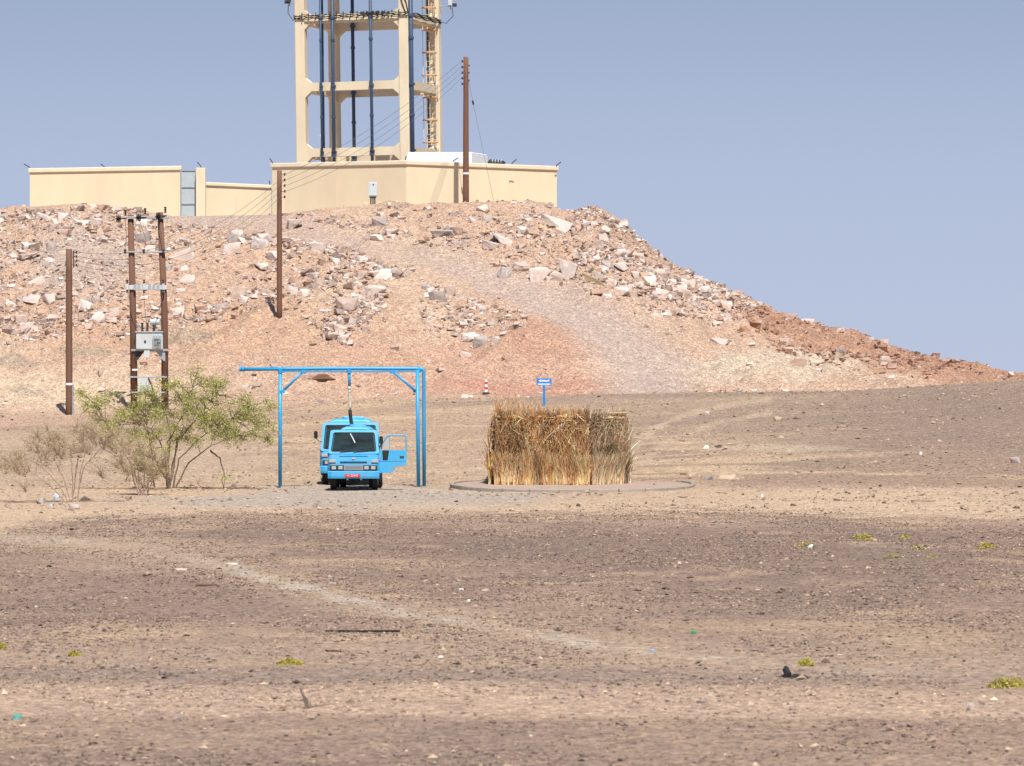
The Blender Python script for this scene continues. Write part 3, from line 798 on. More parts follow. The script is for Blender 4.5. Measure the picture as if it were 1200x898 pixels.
for k in range(4): mb.tube([(-.3 + k * .16, 0, zz - .01), (-.26 + k * .16, 0, zz - .01)], .18, 10)
mb.build('pipe_rings', M_grey, ph)
ph.name = 'pipe_stub'

# ================================================================ water tower
TD = 253.0
TX = (477 - 600) / F * TD     # front right column
th = math.radians(15.5)
rv = Vector((math.cos(th), -math.sin(th), 0)); dv = Vector((math.sin(th), math.cos(th), 0))
TS = 6.15
FR_ = Vector((TX, TD, 0)); FL_ = FR_ - rv * TS; RR_ = FR_ + dv * TS; RL_ = FL_ + dv * TS
ctr = (FR_ + RL_) / 2
tb = Vector((ctr.x, ctr.y, float(gz(ctr.x, ctr.y))))
tower = empty('water_tower', tb, 'tall cream concrete frame water tower with navy pipes behind the wall', 'water tower', rz=0)
tower.rotation_euler = (0, math.radians(-0.75), 0)
Rm = Matrix((rv, dv, Vector((0, 0, 1)))).transposed()
def TL(v): return v - tb
ZB_ = [zat(177, TD) - tb.z, zat(99.5, TD) - tb.z, zat(19.5, TD) - tb.z, zat(-60, TD) - tb.z]
CW = .57
for nm, c in (('fl', FL_), ('fr', FR_), ('rl', RL_), ('rr', RR_)):
    mb = MB(); q = TL(c); mb.box((q.x, q.y, (ZB_[3] + .3) / 2 - .4), (CW, CW, ZB_[3] + 1.1), Rm)
    mb.build('column', M_conc, tower, bevel=.04)
def beam(a, b, z, w=.42, hh=.48):
    e = (b - a).normalized(); n = Vector((-e.y, e.x, 0)); ln = (b - a).length
    hs = CW / 2; k = .34
    prof = [(hs, hh / 2 + k * .8), (hs + k, hh / 2), (ln - hs - k, hh / 2), (ln - hs, hh / 2 + k * .8), (ln - hs, -hh / 2 - k), (ln - hs - k * 1.1, -hh / 2), (hs + k * 1.1, -hh / 2), (hs, -hh / 2 - k)]
    mb = MB(); vs = []
    for s_ in (-1, 1):
        for (t, zz_) in prof: q = TL(a) + e * t + n * (s_ * w / 2); vs.append((q.x, q.y, z + zz_))
    m_ = len(prof)
    # split the concave outline into quads
    quads = [(0, 1, 6, 7), (1, 2, 5, 6), (2, 3, 4, 5)]
    fs = [q_ for q_ in quads] + [tuple(i + m_ for i in q_[::-1]) for q_ in quads] + [(i, m_ + i, m_ + (i + 1) % m_, (i + 1) % m_) for i in range(m_)]
    mb.add(vs, fs)
    return mb.build('beam', M_conc, tower)
for z in ZB_[:3]:
    for a, b in ((FL_, FR_), (FR_, RR_), (RL_, RR_), (FL_, RL_)): beam(a, b, z)
# round tank on its slab above the picture's top edge
cz = ZB_[3]
mb = MB(); mb.tube([(0, 0, cz), (0, 0, cz + .5)], 3.75, 40); mb.build('tank_slab', M_conc, tower)
mb = MB(); mb.tube([(0, 0, cz + .5), (0, 0, cz + 1.2), (0, 0, cz + 5.5), (0, 0, cz + 6.1), (0, 0, cz + 6.4)], [3.3, 4.2, 4.2, 3.4, .4], 40); mb.build('tank', M_conc, tower, smooth=False)
def vpipe(pt, r, z0, z1, clamp=True):
    q = TL(pt)
    mb = MB(); mb.tube([(q.x, q.y, z0), (q.x, q.y, z1)], r, 10); pp = mb.build('pipe', M_pipe, tower, smooth=True)
    mb = MB()
    for zc in (ZB_[0] - .2, ZB_[0] + 2.0, ZB_[1], ZB_[2], ZB_[1] + 2.6):
        mb.tube([(q.x, q.y, zc - .07), (q.x, q.y, zc + .07)], r * 1.35, 10)
    for zc in ZB_[:3]: mb.box((q.x, q.y + r + .06, zc), (r * 3.2, .12, .12))
    if clamp: mb.build('clamp', M_pipe, pp)
front = lambda t: FL_ + rv * t - dv * (CW / 2 + .12)
ztop = cz + .6
def tu(u): return (u - 356) / 121.0 * TS
vpipe(front(tu(381.5)), .065, -.5, ztop); vpipe(front(tu(395.5)), .095, -.5, ztop); vpipe(front(tu(440)), .088, -.5, ztop)
vpipe(FR_ + rv * (CW / 2 + .13) - dv * .15, .125, -.5, ztop)
vpipe(FL_ + dv * TS * .45 + rv * (.36), .09, -.5, ztop, False)
vpipe(FL_ + dv * (TS - .5) + rv * tu(411.5 - 30), .10, -.5, ztop)
vpipe(RR_ - rv * (CW / 2 + .14), .10, -.5, ztop)
# cable bundle along the upper beam
mb = MB(); zc = ZB_[2] + .12
for k in range(6):
    pts = []
    for i in range(25):
        t = -.3 + (TS + .6) * i / 24
        q = TL(FL_ + rv * t - dv * (CW / 2 + .05 + .02 * k)); pts.append((q.x, q.y, zc - .12 + k * .04 + .05 * math.sin(i * 1.7 + k * 2)))
    mb.tube(pts, .02, 5)
mb.build('cable_bundle', M_black, tower)
mb = MB()
for i in range(15):
    t = .2 + (TS - .4) * i / 14; q = TL(FL_ + rv * t - dv * (CW / 2 + .12)); mb.box((q.x, q.y, zc + .02), (.05, .05, .42))
for i in range(6):
    t = TS * .62 + .3 * i; q = TL(FL_ + rv * t - dv * (CW / 2 + .2)); mb.box((q.x, q.y, zc + .06), (.22, .14, .22), Euler((.3 * i, .5 * i, 0)).to_matrix())
mb.build('cable_brackets', M_dark, tower)
mb = MB()
for k in range(4):
    pts = []
    for i in range(12):
        t = TS * i / 11; q = TL(FR_ + rv * (CW / 2 + .06) + dv * t); pts.append((q.x, q.y, zc - .12 + k * .07 + .04 * math.sin(i * 2 + k)))
    mb.tube(pts, .03, 5)
mb.build('cable_bundle', M_black, tower)
for (c, sgn) in ((FR_ + rv * .02, 0), (FR_ + rv * .16, 1)):
    mb = MB(); q = TL(c - dv * (CW / 2 + .04)); mb.tube([(q.x - .25, q.y, ztop), (q.x - .2, q.y, zc + 1.4), (q.x - .05 + .1 * sgn, q.y, zc + .6), (q.x + .15, q.y, zc)], .03, 5); mb.build('loose_cable', M_black, tower)
# ladder with hoops in front of the rear right column
lad = RR_ - dv * .75 + rv * (-.08)
q = TL(lad)
for sx in (-.24, .24):
    mb = MB(); mb.box((q.x + sx, q.y, ztop / 2), (.06, .05, ztop + .6)); mb.build('ladder_rail', M_railc, tower)
mb = MB()
for k in range(int(ztop / .3)): mb.tube([(q.x - .24, q.y, .15 + k * .3), (q.x + .24, q.y, .15 + k * .3)], .014, 5)
mb.build('ladder_rungs', M_railc, tower, kind='stuff')
zr0 = zat(168, 258) - tb.z
for k in range(10):
    z = zr0 + k * (26.3 / F * 258)
    if z > ztop: break
    pts = [(q.x - .02 - .42 * math.cos(a) - .05, q.y - .62 * math.sin(a), z) for a in [math.pi * i / 10 for i in range(11)]]
    mb = MB(); mb.tube(pts + [pts[0]], .038, 6); mb.build('cage_hoop', M_orange, tower)
for a in (.5, 1.57, 2.64):
    mb = MB(); x_, y_ = q.x - .07 - .42 * math.cos(a), q.y - .62 * math.sin(a)
    mb.box((x_, y_, (zr0 + ztop) / 2), (.035, .02, ztop - zr0)); mb.build('cage_strip', M_railc, tower)
# antennas hanging off the two outer columns
for (c, dx, s_) in ((FL_, -.62, -1), (RR_, .9, 1)):
    z = ZB_[2] + (.95 if s_ < 0 else 1.0); q = TL(c)
    mb = MB(); mb.tube([(q.x, q.y, z), (q.x + dx, q.y - .2, z)], .03, 6); mb.tube([(q.x + dx, q.y - .2, z - .45), (q.x + dx, q.y - .2, z + 1.2)], .035, 6)
    an = mb.build('antenna_mount', M_grey, tower)
    mb = MB(); mb.box((q.x + dx - .02, q.y - .3, z + .35), (.22, .14, .62)); mb.build('antenna', M_lgrey if s_ > 0 else M_dark, an)
    mb = MB(); mb.box((q.x + dx * 1.25, q.y - .2, z + .05), (.26, .1, .2)); mb.build('radio_unit', M_dark, an)
    mb = MB(); mb.tube([(q.x + dx * 1.1, q.y - .3, z - .1), (q.x + dx * 1.15, q.y - .3, z - .6), (q.x + dx * .7, q.y - .3, z - 1.0), (q.x + dx * .1, q.y - .3, z - .85)], .022, 5); mb.build('loose_cable', M_black, tower)

# ================================================================ poles and wires
def pole_mesh(name, h, r0, r1, parent, off=(0, 0)):
    mb = MB(); n = 8
    mb.tube([(off[0], off[1], -.4 + (h + .4) * i / n) for i in range(n + 1)], [r0 + (r1 - r0) * i / n for i in range(n + 1)], 12)
    return mb.build(name, M_wood, parent, smooth=True)
def insul(parent, p, r=.055, name='insulator', axis=(0, 0, 1), n=3, m=None):
    mb = MB(); a = Vector(axis)
    pts = []; rr = []
    for i in range(n):
        pts += [p + a * (i * r * 1.5), p + a * (i * r * 1.5 + r * .5), p + a * (i * r * 1.5 + r * .9)]; rr += [r * .55, r, r * .55]
    mb.tube(pts, rr, 10); return mb.build(name, m or M_porc, parent)
# lone pole, left
dA = 199.0; a0 = on(81, dA); hA = zat(292, dA) - a0.z
pa = empty('utility_pole', a0, 'short brown utility pole standing alone left of the transformer poles', 'pole')
pole_mesh('pole_shaft', hA, .155, .14, pa)
mb = MB(); mb.tube([(0, 0, 1.32), (0, 0, 1.42)], .165, 12); mb.build('white_band', M_whitep, pa)
mb = MB(); mb.tube([(.17, -.03, -.2), (.17, -.03, 1.35)], .045, 8); mb.build('conduit', M_grey, pa)
WA = []
mb = MB(); mb.box((.20, 0, hA - .45), (.05, .06, .75)); 
for k in range(4): mb.box((.27, 0, hA - .15 - k * .19), (.14, .04, .03))
mb.build('insulator_rack', M_dark, pa)
for k in range(4):
    p = Vector((.33, 0, hA - .2 - k * .19)); insul(pa, p, .05, n=2); WA.append(a0 + p + Vector((.05, 0, .06)))
# hillside pole
h0 = place(327.5, 381.5); dB = h0.y; hB = zat(200, dB) - h0.z
pb = empty('utility_pole', h0, 'brown utility pole standing on the rubble slope left of the gantry', 'pole')
pole_mesh('pole_shaft', hB, .135, .115, pb); WB = []
for k in range(5):
    p = Vector((.25, 0, hB - .25 - k * .27)); insul(pb, p, .055, n=2)
    mb = MB(); mb.tube([(.0, 0, p.z + .05), (.25, 0, p.z + .05)], .015, 5); mb.build('insulator_pin', M_dark, pb); WB.append(h0 + p + Vector((.02, 0, .05)))
# tall pole in front of the wall
dC = 239.2; c0 = on(546, dC); hC = zat(67, dC) - c0.z
pc_ = empty('utility_pole', c0, 'tallest brown utility pole standing against the tower wall', 'pole')
pole_mesh('pole_shaft', hC, .17, .13, pc_); WC = []
mb = MB(); mb.tube([(0, 0, zat(203.5, dC) - c0.z - .05), (0, 0, zat(203.5, dC) - c0.z + .05)], .185, 12); mb.build('white_band', M_whitep, pc_)
for k in range(5):
    p = Vector((-.2, 0, hC - .3 - k * .3)); insul(pc_, p, .055, n=2); WC.append(c0 + p + Vector((-.06, 0, .05)))
    mb = MB(); mb.box((-.1, 0, p.z + .05), (.2, .05, .04)); mb.build('insulator_pin', M_dark, pc_)
for k in range(3): insul(pc_, Vector((.17, 0, hC - .5 - k * .4)), .04, n=2)
# stay wire with its own insulator
mb = MB(); s0 = Vector((.08, 0, hC - 1.0)); s1 = P(580, 243, 238.5) - c0
mb.tube([s0, s1], .009, 5); st = mb.build('stay_wire', M_wire, pc_)
mb = MB(); k1 = s0.lerp(s1, .19); mb.tube([k1, k1 + (s1 - s0).normalized() * .22], .05, 8); mb.build('stay_insulator', M_porc, st)
def wire(a, b, sag, label, r=.009):
    o = empty('overhead_wire', a, label, 'wire')
    mb = MB(); n = 28; pts = []
    for i in range(n + 1):
        t = i / n; p = a.lerp(b, t); p.z -= 4 * sag * t * (1 - t); pts.append(p - a)
    mb.tube(pts, r, 5, True)
    mb.build('wire', M_wire, o); return o
ORD = ['topmost', 'second', 'third', 'lowest']
for k in range(4):
    wire(WC[k], WB[k], .45 + .08 * k, f'{ORD[k]} of the four thin wires from the tall pole to the hillside pole')
    wire(WA[k], WB[k], 1.25 + .12 * k, f'{ORD[k]} of the four sagging wires from the lone pole to the hillside pole')

# ================================================================ transformer on two poles
dT = 200.5
tl = on(157.5, dT); tr_ = on(193.5, dT)
T0 = Vector((tl.x, dT, min(tl.z, tr_.z)))
tp = empty('transformer_poles', T0, 'pair of brown poles carrying a grey transformer, switches and crossarms', 'transformer')
pxm = F / dT
def tz(py): return zat(py, dT) - T0.z
gap = 36 / pxm
# shafts lean very slightly like the real ones
mb = MB(); hh = tz(252)
mb.tube([(0, 0, -.4), (-.06, 0, hh / 2), (-.17, 0, hh)], [.165, .15, .13], 12); mb.build('pole_shaft', M_wood, tp, smooth=True)
mb = MB(); hh2 = tz(249)
mb.tube([(gap, 0, -.4), (gap - .03, 0, hh2 / 2), (gap - .22, 0, hh2)], [.165, .15, .13], 12); mb.build('pole_shaft', M_wood, tp, smooth=True)
def lx(u): return (u - 157.5) / pxm
def bar(u0, u1, py, name='crossarm', hz=.11, y=-.17, m=M_grey):
    mb = MB(); mb.box(((lx(u0) + lx(u1)) / 2, y, tz(py)), (lx(u1) - lx(u0), .1, hz)); return mb.build(name, m, tp, bevel=.01)
bar(146, 198, 255.5); bar(146, 196, 295.5, hz=.07); bar(152, 196, 337, hz=.2, m=M_lgrey); bar(154, 198, 410.5, 'platform_beam', .09, -.2)
bar(152, 196, 442, 'brace_bar', .07); bar(154, 194, 460, 'brace_bar', .06)
bar(152, 196, 411, 'platform_beam', .09, .2)
# strain discs at the top
for u, p in ((137.5, 257), (161, 255.5), (184, 254)):
    mb = MB(); c = Vector((lx(u), -.35, tz(p)))
    for j in range(3): mb.tube([c + Vector((j * .07, 0, 0)), c + Vector((j * .07 + .03, 0, 0)), c + Vector((j * .07 + .05, 0, 0))], [.19, .15, .05], 14)
    mb.tube([c + Vector((-.05, 0, 0)), c + Vector((.45, .15, .03))], .025, 6)
    mb.build('strain_insulator', M_black, tp)
for u, p in ((147.5, 252), (170.5, 250), (194, 248.5)): insul(tp, Vector((lx(u), -.15, tz(p) - .05)), .07, n=3, name='pin_insulator')
for u in (147, 169, 192): insul(tp, Vector((lx(u), -.2, tz(297.5))), .08, n=2, name='pin_insulator')
# switches
for u in (150, 169.5, 192):
    g = MB(); g.box((lx(u), -.28, tz(337)), (.1, .12, .5)); sw = g.build('fuse_switch', M_lgrey, tp)
    insul(sw, Vector((lx(u), -.33, tz(332))), .06, n=2, name='switch_insulator'); insul(sw, Vector((lx(u), -.33, tz(343.5))), .06, n=2, name='switch_insulator')
for u in (159, 163.5, 176, 181, 186): 
    g = MB(); g.box((lx(u), -.26, tz(337)), (.10, .1, .26)); g.build('switch_block', M_grey, tp)
# transformer tank
g = MB(); x0, x1 = lx(160), lx(191.5); zc_ = tz(400); ht = 20 / pxm
g.box(((x0 + x1) / 2, -.05, zc_), (x1 - x0, .75, ht)); tk_ = g.build('transformer_tank', M_lgrey, tp, bevel=.05)
g = MB(); g.box(((x0 + x1) / 2, -.05, zc_ + ht / 2 + .025), (x1 - x0 + .06, .82, .06)); g.build('tank_lid', M_grey, tk_, bevel=.01)
for i in range(6):
    g = MB(); g.box((x1 - .42 + i * .07, -.50, zc_ - .02), (.02, .14, ht * .7)); g.build('cooling_fin', M_grey, tk_)
g = MB(); g.box((lx(171), -.44, zc_ - .02), (.09, .03, .09)); g.build('dark_fitting', M_dark, tk_)
g = MB(); g.box((lx(185), -.585, zc_ + .06), (.22, .02, .05)); g.box((lx(187), -.585, zc_ - .08), (.16, .02, .05)); g.build('dark_fitting', M_dark, tk_)
for u in (167, 173, 180.5): insul(tp, Vector((lx(u), -.15, tz(389))), .075, n=4, name='bushing')
g = MB(); g.tube([(lx(177), -.1, tz(377.5)), (lx(188), -.2, tz(377.5))], .14, 14); g.build('oil_conservator', M_lgrey, tp, bevel=.01)
g = MB(); g.tube([(lx(182), -.1, tz(379)), (lx(182), -.1, tz(390))], .05, 8); g.build('conservator_leg', M_grey, tp)
g = MB(); g.box((lx(173), -.25, tz(414.5)), (.24, .25, 8.5 / pxm)); g.build('cable_box', M_lgrey, tp)
for u, s_ in ((158.5, 1), (194, -1)):
    g = MB(); xx = lx(u)
    g.add([(xx, -.2, tz(412)), (xx + s_ * .42, -.2, tz(412)), (xx + s_ * .12, -.2, tz(422)), (xx, -.2, tz(424)), (xx, -.1, tz(412)), (xx + s_ * .42, -.1, tz(412)), (xx + s_ * .12, -.1, tz(422)), (xx, -.1, tz(424))],
          [(0, 1, 2, 3), (7, 6, 5, 4), (0, 4, 5, 1), (1, 5, 6, 2), (2, 6, 7, 3), (3, 7, 4, 0)]); g.build('gusset', M_grey if s_ < 0 else M_dark, tp)
g = MB(); g.prism([(lx(163), tz(459)), (lx(178.5), tz(459)), (lx(177), tz(450)), (lx(174.5), tz(443.5)), (lx(163), tz(443.5))], -.3, -.05); g.build('distribution_box', M_lgrey, tp)
g = MB(); g.tube([(lx(u_), -.32, tz(p_)) for u_, p_ in ((174.5, 443), (178, 450), (180, 458), (181, 470))], .03, 6); g.build('cable', M_dark, tp)
g = MB(); g.tube([(lx(157.6), 0, tz(434.5)), (lx(157.6), 0, tz(432.5))], .175, 12); g.build('white_band', M_whitep, tp)
for pts in (((147, 256), (149, 275), (147, 294)), ((163, 256), (172, 282), (169, 294)), ((186, 256), (190, 280), (192, 296)), ((150, 340), (157, 372), (167, 386)), ((169, 343), (171, 370), (173, 384)), ((192, 343), (186, 370), (181, 384))):
    g = MB(); g.tube([(lx(u_), -.3, tz(p_)) for u_, p_ in pts], .013, 5); g.build('jumper_wire', M_wire, tp)

# ================================================================ blue filling gantry
GD = 151.3
gx = lambda u: (u - 410) / F * GD
G0 = on(410, GD)
gan = empty('water_filling_gantry', G0, 'bright blue pipe gantry with hanging hose over the parked truck', 'gantry')
gz_ = lambda py: zat(py, GD) - G0.z
def gtube(pts, r, name, m=M_blue, n=12, smooth=True, parent=gan):
    mb = MB(); mb.tube(pts, r, n); return mb.build(name, m, parent, smooth=smooth)
zt_ = gz_(432.2)
# water main on top, bending down at the right
bend = [(gx(496.5) - .13 + .13 * math.sin(a), .05, zt_ - .13 + .13 * math.cos(a)) for a in [math.radians(15 * i) for i in range(7)]]
gtube([(gx(281.5), .05, gz_(432.8)), (gx(340), .05, gz_(432.4)), (gx(410), .05, gz_(431.9))] + bend + [(gx(496.8), .05, gz_(500)), (gx(497), .05, gz_(572))], .062, 'water_main')
for u in (281.5, 285, 491.5): 
    mb = MB(); mb.tube([(gx(u) - .03, .05, gz_(432.6)), (gx(u) + .03, .05, gz_(432.6))], .085, 12); mb.build('flange', M_blue, gan)
def post(u, lean=0):
    mb = MB(); mb.tube([(gx(u), .02 if u < 400 else -.12, -.3), (gx(u) + lean, .02 if u < 400 else -.12, zt_ - .04)], .062, 4 * 3); return mb.build('post', M_blue, gan, smooth=True)
post(328.2); post(490.6, -.04)
mb = MB(); mb.box((gx(409), .05, zt_ - .10), (gx(490) - gx(329), .07, .05)); mb.build('carrier_bar', M_blue, gan)
gtube([(gx(330), .02, gz_(460)), (gx(356), .05, gz_(434.5))], .042, 'brace'); gtube([(gx(488), -.06, gz_(459)), (gx(459), .03, gz_(434.5))], .042, 'brace')
for u, p in ((331, 459), (356, 436), (487, 458), (459.5, 436)):
    mb = MB(); mb.box((gx(u), -.0, gz_(p)), (.17, .10, .11)); mb.build('gusset', M_blue, gan, bevel=.01)
for u in (328.4, 490.4, 409): 
    mb = MB(); mb.tube([(gx(u), .03, gz_(437.5)), (gx(u), .03, gz_(433))], .085, 12); mb.build('collar', M_blue, gan)
gtube([(gx(409), .03, gz_(434)), (gx(409.5), .02, gz_(453))], .05, 'drop_pipe')
hose = [(409.5, 453), (409.3, 459), (409.8, 466), (410.2, 474), (410.3, 482)]
mb = MB(); mb.tube([(gx(u), -.02 * i, gz_(p)) for i, (u, p) in enumerate(hose)], .045, 10); mb.build('pale_hose_wrap', mat('faded_hose_wrap', (.52, .46, .36), rough=.8, var=.35, scale=9), gan, smooth=True)
mb = MB()
for i, p in enumerate((455, 459, 463, 467.5)): mb.tube([(gx(409.6), -.02, gz_(p)), (gx(409.6), -.02, gz_(p + 1.2))], .056, 10)
mb.build('hose_clamps', M_grey, gan)
mb = MB(); mb.tube([(gx(u), -.08 - .03 * i, gz_(p)) for i, (u, p) in enumerate(((410.2, 481), (410.8, 487), (411.6, 493), (412.6, 498.5), (413, 501)))], .06, 10); mb.build('rubber_hose', M_black, gan, smooth=True)

# ================================================================ the two parked tanker trucks
M_tb = mat('truck_blue_paint', (.065, .36, .63), rough=.55, var=.08, scale=4, spec=.22, dirt=(.30, .34, .34), dirt_amt=.35)
M_tank = mat('tank_light_blue_paint', (.13, .48, .70), rough=.45, var=.07, scale=3, spec=.4, dirt=(.3, .33, .33), dirt_amt=.3)
M_glass = mat('windscreen_glass', (.012, .024, .024), rough=.07, spec=.8, var=.3, scale=2)
M_wsg = bpy.data.materials.new('windscreen_glass_clear'); M_wsg.use_nodes = True
_n = M_wsg.node_tree.nodes; _l = M_wsg.node_tree.links; _n.clear()
_o = _n.new('ShaderNodeOutputMaterial'); _mx = _n.new('ShaderNodeMixShader'); _t = _n.new('ShaderNodeBsdfTransparent'); _t.inputs[0].default_value = (.42, .56, .54, 1)
_g = _n.new('ShaderNodeBsdfGlossy'); _g.inputs['Roughness'].default_value = .06; _fr = _n.new('ShaderNodeFresnel'); _fr.inputs[0].default_value = 1.5
_d = _n.new('ShaderNodeBsdfDiffuse'); _d.inputs[0].default_value = (.16, .28, .29, 1); _nz = _n.new('ShaderNodeTexNoise'); _nz.inputs['Scale'].default_value = 3; _mr = _n.new('ShaderNodeMapRange'); _mr.inputs[1].default_value = .3; _mr.inputs[2].default_value = .8; _mr.inputs[3].default_value = .02; _mr.inputs[4].default_value = .12
_m2 = _n.new('ShaderNodeMixShader'); _l.new(_nz.outputs[0], _mr.inputs[0]); _l.new(_mr.outputs[0], _m2.inputs[0])
_l.new(_fr.outputs[0], _mx.inputs[0]); _l.new(_t.outputs[0], _mx.inputs[1]); _l.new(_g.outputs[0], _mx.inputs[2])
_l.new(_mx.outputs[0], _m2.inputs[1]); _l.new(_d.outputs[0], _m2.inputs[2]); _l.new(_m2.outputs[0], _o.inputs[0])
M_cabin = mat('dark_cabin_trim', (.035, .04, .042), rough=.8, var=.2, scale=9)
M_lamp = mat('lamp_glass', (.40, .40, .38), rough=.12, spec=.7, var=.1, scale=20)
M_amber = mat('amber_lens', (.55, .13, .03), rough=.2, spec=.6, var=.1, scale=20)
M_chrome = mat('chrome_trim', (.72, .74, .75), rough=.22, metal=.8, var=.05, scale=10)
M_tyre = mat('tyre_rubber', (.022, .021, .020), rough=.85, var=.25, scale=14)
M_plate = mat('red_number_plate', (.62, .045, .05), rough=.5, var=.04, scale=10)
M_seat = mat('dash_grey', (.30, .30, .28), rough=.8, var=.2, scale=9)

def text_mesh(s, size, m, parent, loc, name='lettering', depth=.003):
    cu = bpy.data.curves.new('t', 'FONT'); cu.body = s; cu.size = size; cu.extrude = depth; cu.align_x = 'CENTER'; cu.align_y = 'CENTER'; cu.resolution_u = 3
    t = bpy.data.objects.new('t', cu); COL.objects.link(t)
    bpy.context.view_layer.update()
    me = bpy.data.meshes.new_from_object(t.evaluated_get(bpy.context.evaluated_depsgraph_get()))
    bpy.data.objects.remove(t); me.materials.clear(); me.materials.append(m)
    o = bpy.data.objects.new(name, me); COL.objects.link(o); o.parent = parent; o.location = loc; o.rotation_euler = (math.radians(90), 0, 0)
    return o

def truck(base, label, sc, rz, w, zr, front=True, tanky=(1.75, 4.9), tankw=1.3, tankt=2.12, hatch=4.3, plate='K 22447', doored=True):
    """w half width; zr = z of (belt, glass bottom, glass top, roof)"""
    t = empty('tanker_truck', base, label, 'truck', rz=math.radians(rz))
    zb, zg0, zg1, zf = zr
    def ring(z, hw, yf, r=.13, back=1.55):
        o = []
        for (sx, a0) in ((1, -90),):
            pass
        pts = [(-hw, back)]
        for i in range(5):
            a = math.radians(180 + 90 * i / 4); pts.append((-hw + r + r * math.cos(a), yf + r + r * math.sin(a)))
        for i in range(5):
            a = math.radians(270 + 90 * i / 4); pts.append((hw - r + r * math.cos(a), yf + r + r * math.sin(a)))
        pts.append((hw, back))
        return [(x, y, z) for x, y in pts]
    k = (zg1 - zg0)
    g0y, g1y = .12, .12 + k * .48
    mb = MB(); mb.loft([ring(.43, w - .05, .05), ring(.50, w - .01, .03), ring(zb - .25, w, .02), ring(zb - .03, w, .045), ring(zg0 - .03, w - .01, g0y - .02), ring(zg1 + .03, w - .095, g1y + .015), ring(zf - .04, w - .12, g1y + .09, .14), ring(zf, w - .2, g1y + .22, .14, 1.5)])
    n_ = 12
    mb.f = [f_ for f_ in mb.f if f_ != (4 * n_ + 5, 4 * n_ + 6, 5 * n_ + 6, 5 * n_ + 5)]     # the windscreen opening
    mb.build('cab_body', M_tb, t, smooth=False, bevel=.012)
    mb = MB(); mb.box((0, 1.45, zg0 + .2), (2 * w - .22, .04, 1.0)); mb.box((0, .95, zg0 - .28), (2 * w - .1, 1.1, .05)); mb.box((0, .95, zf - .07), (2 * w - .5, .8, .02)); mb.build('cabin_lining', M_cabin, t)
    mb = MB(); mb.box((0, .36, zg0 - .07), (2 * w - .16, .36, .08)); mb.build('dashboard', M_seat, t, bevel=.02)
    for sx in (-1, 1):
        mb = MB(); mb.box((sx * w * .48, 1.15, zg0 + .12), (w * .62, .14, .60)); mb.box((sx * w * .48, 1.13, zg0 + .50), (w * .28, .1, .16)); mb.build('seat', mat('seat_cloth', (.10, .12, .12), rough=.9) if 'seat_cloth' not in bpy.data.materials else bpy.data.materials['seat_cloth'], t, bevel=.03)
    mb = MB(); c_ = Vector((w * .46, .66, zg0 + .04)); pts_ = [c_ + Vector((math.cos(q) * .2, math.sin(q) * .10, math.sin(q) * .17)) for q in [math.pi * 2 * i / 16 for i in range(17)]]; mb.tube(pts_, .016, 6); mb.tube([c_ + Vector((-.19, 0, 0)), c_ + Vector((.19, 0, 0))], .014, 5); mb.build('steering_wheel', M_black, t)
    mb = MB(); mb.tube([(-.12, g1y - .02, zg1 - .04), (-.02, g1y - .12, zg1 - .22), (.04, g1y - .2, zg1 - .34)], .022, 6); mb.build('hanging_strap', M_lgrey, t)
    def onglass(poly, off):
        return [(x, g0y - .02 + (z - zg0 + .03) * ((g1y + .015 - g0y + .02) / (zg1 - zg0 + .06)) - off, z) for x, z in poly]
    def gpoly(shr, m, name, off, parent=t):
        wb_, wt_ = w - .11 - shr, w - .17 - shr; z0, z1 = zg0 + shr * .8, zg1 - shr * .8; r = .07
        poly = []
        for (cx, cz, a) in ((wt_ - r, z1 - r, 0), (-(wt_ - r), z1 - r, 90), (-(wb_ - r), z0 + r, 180), (wb_ - r, z0 + r, 270)):
            for i in range(5):
                q = math.radians(a + 22.5 * i); poly.append((cx + r * math.cos(q), cz + r * math.sin(q)))
        f = onglass(poly, off); b_ = onglass(poly, off - .02); mb = MB(); mb.loft([b_, f]); return mb.build(name, m, parent)
    ws_ = gpoly(0, M_wsg, 'windscreen', .014)
    def outl(shr, off):
        wb_, wt_ = w - .11 - shr, w - .17 - shr; z0, z1 = zg0 + shr * .8, zg1 - shr * .8; r = .07; poly = []
        for (cx, cz, a) in ((wt_ - r, z1 - r, 0), (-(wt_ - r), z1 - r, 90), (-(wb_ - r), z0 + r, 180), (wb_ - r, z0 + r, 270)):
            for i in range(5):
                q = math.radians(a + 22.5 * i); poly.append((cx + r * math.cos(q), cz + r * math.sin(q)))
        return onglass(poly, off)
    a_, b_, c_ = outl(-.012, .016), outl(.018, .018), outl(-.10, -.002); mb = MB(); n_ = len(a_)
    mb.add(a_ + b_, [(i, (i + 1) % n_, n_ + (i + 1) % n_, n_ + i) for i in range(n_)]); mb.build('windscreen_seal', M_black, ws_)
    mb = MB(); mb.add(c_ + outl(-.004, .008), [(i, (i + 1) % n_, n_ + (i + 1) % n_, n_ + i) for i in range(n_)]); mb.build('windscreen_frame', M_tb, t)
    for sx, ln in ((-1, .42), (.25, .5)):
        mb = MB(); a = Vector(onglass([(sx * .35 - .1, zg0 - .01)], .04)[0]); mb.tube([a, a + Vector((ln, .01, .045))], .013, 5); mb.build('wiper', M_dark, t)
    # pale papers and the steering wheel rim showing low in the glass
    for x0, x1, zz0, zz1 in ():
        mb = MB(); f = onglass([(x0, zg0 + zz0), (x1, zg0 + zz0), (x1 - .05, zg0 + zz1), (x0 + .1, zg0 + zz1)], .0165); mb.add(f, [(0, 1, 2, 3)]); mb.build('dashboard_glint', M_seat, ws_)
